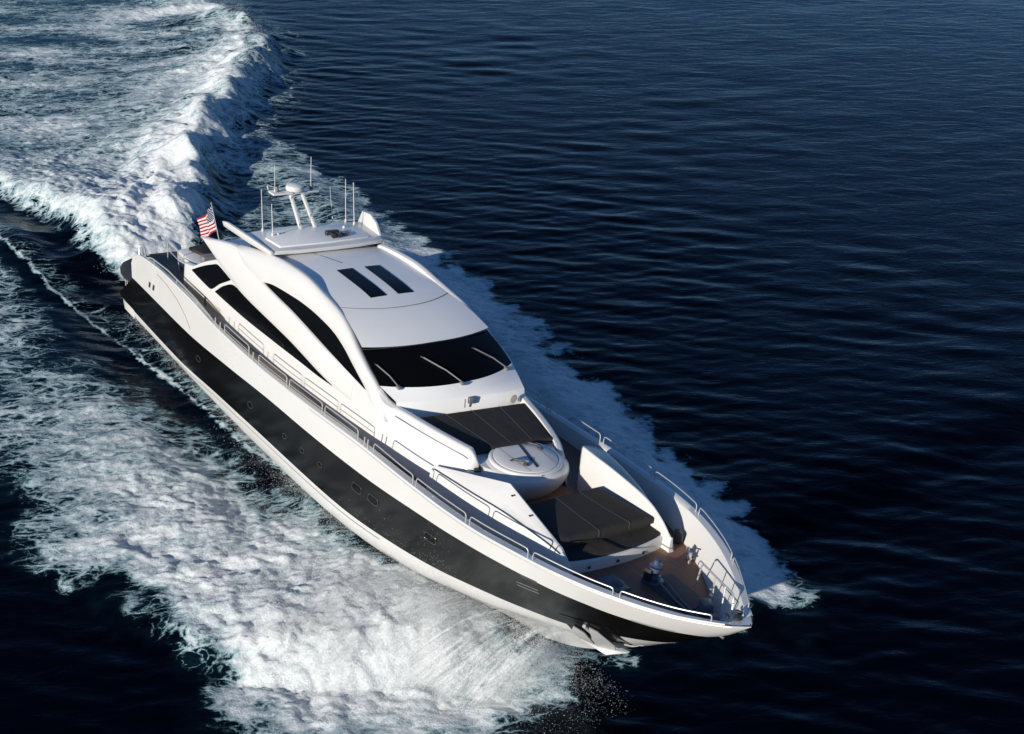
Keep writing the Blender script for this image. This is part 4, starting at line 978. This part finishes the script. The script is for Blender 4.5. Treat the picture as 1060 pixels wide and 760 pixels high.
# bow spray: over the mound, thickest at its front edge
fr = lambda y: np.interp(-y, [-2, 0, 2, 5, 8, 10, 12], [26.0, 26.2, 26.0, 24.6, 22.2, 18.5, 12])
px, py = scatter(1100000, (8, 29), (-11.5, .6), lambda x, y: np.clip(np.exp(-np.abs(fr(y) - x - .2) / np.where(x > fr(y), 1.0, 1.4)) * .9 * np.interp(-y, [-1, 4, 6.5, 7.8], [1, .8, .1, .0]) + .10 * (fr(y) > x) * np.clip((x - 9) / 10, 0, 1) * (y < -3.0) * (y > -6.5), 0, 1))
h = rng.exponential(.20, len(px)) * np.clip(1.5 - np.abs(py + 2) / 8, .3, 1.5) * np.where(px > fr(py), .6, 1)
pz = surf_z(px, py) + h - .05
cl = fbm(px * 1.3, py * 1.3, 3, 8) > -.12 - .4 * rng.random(len(px))
R_ = .0035 + .006 * rng.random(len(px)) ** 4
droplets('bow_spray', np.stack([px, py, pz], -1)[cl], R_[cl], 'fine white spray thrown up beside the starboard bow')
# spray sheet shed from the starboard chine, falling outwards in streaks
def spray_sheet():
    rows = []; uv_ = []; xs_ = np.linspace(18.6, 28.4, 90)
    for i, x in enumerate(xs_):
        a = b2w((x, -(float(Yc(x)) - .03), float(Zc(x)) + .01)); e = math.sin(math.pi * min(1, max(.04, (x - 18.6) / 9.8))) ** .5
        reach = 1.2 + 2.4 * e; row = []
        for j in range(28):
            t = j / 27; wob = .18 * math.sin(i * .55) + .12 * math.sin(i * 1.3 + 1)
            px_ = a[0] - .9 * t * reach * .55; py_ = a[1] - reach * t * (1 + .2 * wob); zz = a[2] + (.10 + .12 * wob) * math.sin(math.pi * min(1, t * 1.6)) - (a[2] + .1) * t ** 1.7
            row.append((px_, py_, zz)); uv_.append((x, t))
        rows.append(row)
    m_ = MB(); m_.grid(rows)
    me = bpy.data.meshes.new('spray_sheet'); me.from_pydata(m_.v, [], m_.f)
    u = me.uv_layers.new(name='UVMap')
    for lp in me.loops: u.data[lp.index].uv = uv_[lp.vertex_index]
    for p in me.polygons: p.use_smooth = True
    k = NT('falling_spray'); uvn = k.new('ShaderNodeUVMap'); mp = k.new('ShaderNodeMapping'); mp.inputs['Scale'].default_value = (3.2, 1.0, 1); k.link(uvn.outputs[0], mp.inputs[0])
    sx = k.new('ShaderNodeSeparateXYZ'); k.link(uvn.outputs[0], sx.inputs[0]); v_ = sx.outputs[1]
    st = k.noise(mp.outputs[0], 1.6, 8, .68, .8); co_ = k.coord(); fine = k.noise(co_, 16, 6, .8); big = k.noise(co_, .8, 3, .5)
    d = k.math('ADD', k.math('ADD', k.math('MULTIPLY', st, .9), k.math('MULTIPLY', fine, .75)), k.math('MULTIPLY', big, .6))
    d = k.math('ADD', d, k.math('MULTIPLY', v_, .22))
    al = k.math('MULTIPLY', k.smooth(d, 1.08, 1.55), .9)
    edge = k.math('MULTIPLY', k.smooth(v_, .0, .05), k.math('SUBTRACT', 1.0, k.math('MULTIPLY', k.smooth(v_, .82, 1.0), .6)))
    endx = k.math('MULTIPLY', k.smooth(sx.outputs[0], 20.0, 24.0), k.math('SUBTRACT', 1.0, k.smooth(sx.outputs[0], 27.6, 28.4)))
    al = k.math('MULTIPLY', k.math('MULTIPLY', al, edge), endx)
    k.bsdf.inputs['Base Color'].default_value = (.8, .82, .82, 1); k.bsdf.inputs['Roughness'].default_value = .7
    tl = k.new('ShaderNodeBsdfTranslucent'); tl.inputs[0].default_value = (.8, .82, .82, 1); m1 = k.new('ShaderNodeMixShader'); m1.inputs[0].default_value = .4
    k.link(k.bsdf.outputs[0], m1.inputs[1]); k.link(tl.outputs[0], m1.inputs[2])
    tp = k.new('ShaderNodeBsdfTransparent'); m2 = k.new('ShaderNodeMixShader'); k.link(al, m2.inputs[0]); k.link(tp.outputs[0], m2.inputs[1]); k.link(m1.outputs[0], m2.inputs[2]); k.link(m2.outputs[0], k.out.inputs[0])
    me.materials.append(k.m); o = bpy.data.objects.new('spray_sheet', me); COL.objects.link(o)
    tag(o, 'thin streaky sheet of water falling from the starboard bow chine', 'spray', kind='stuff')
spray_sheet()
# drifting bow mist of very fine drops
px, py = scatter(1500000, (17, 28.5), (-8, .9), lambda x, y: np.clip(np.exp(-((fr(y) - x - .9) / np.where(x > fr(y) - .9, 1.0, 2.4)) ** 2) * np.interp(-y, [-1, 0, 2, 5, 8], [.25, .6, 1, .7, .1]) * sstep(fbm(x * .8, y * .8, 3, 23), -.45, .35), 0, 1))
pz = surf_z(px, py) + rng.exponential(.34, len(px)) * np.clip(1.2 - np.abs(py + 2.5) / 8, .3, 1.2) - .05
droplets('bow_mist', np.stack([px, py, pz], -1), .0035 + .0035 * rng.random(len(px)) ** 2, 'mist of very fine drops hanging over the starboard bow wave')
# grainy sheet of fine drops running along the starboard waterline
px, py = scatter(260000, (-1, 19), (-3.6, -2.0), lambda x, y: np.clip(np.exp(-((y + 2.55) / .35) ** 2) * np.clip(.35 + .5 * fbm(x * .7, y * 2.5, 3, 29), 0, 1), 0, 1))
droplets('waterline_spray', np.stack([px, py, surf_z(px, py) + rng.exponential(.07, len(px)) - .02], -1), .003 + .006 * rng.random(len(px)) ** 4, 'grainy fine spray running along the starboard waterline')
# stern spray: along the rooster crest and behind the transom
px, py = scatter(420000, (-40, -1.5), (-7, 20), lambda x, y: np.clip(.5 * np.exp(-((np.interp(x, [-46, -34, -24, -16, -7, -4], [17.8, 17.4, 12.1, 6.1, 1.4, .3]) - y) / .9) ** 2) + .5 * np.exp(-((x + 7) / 2.5) ** 2 - ((y - .2) / 1.6) ** 2), 0, 1))
h = rng.exponential(.2, len(px)); pz = surf_z(px, py) + h - .04; R_ = .006 + .009 * rng.random(len(px)) ** 4
droplets('stern_spray', np.stack([px, py, pz], -1), R_, 'fine white spray along the breaking stern wave behind the yacht')
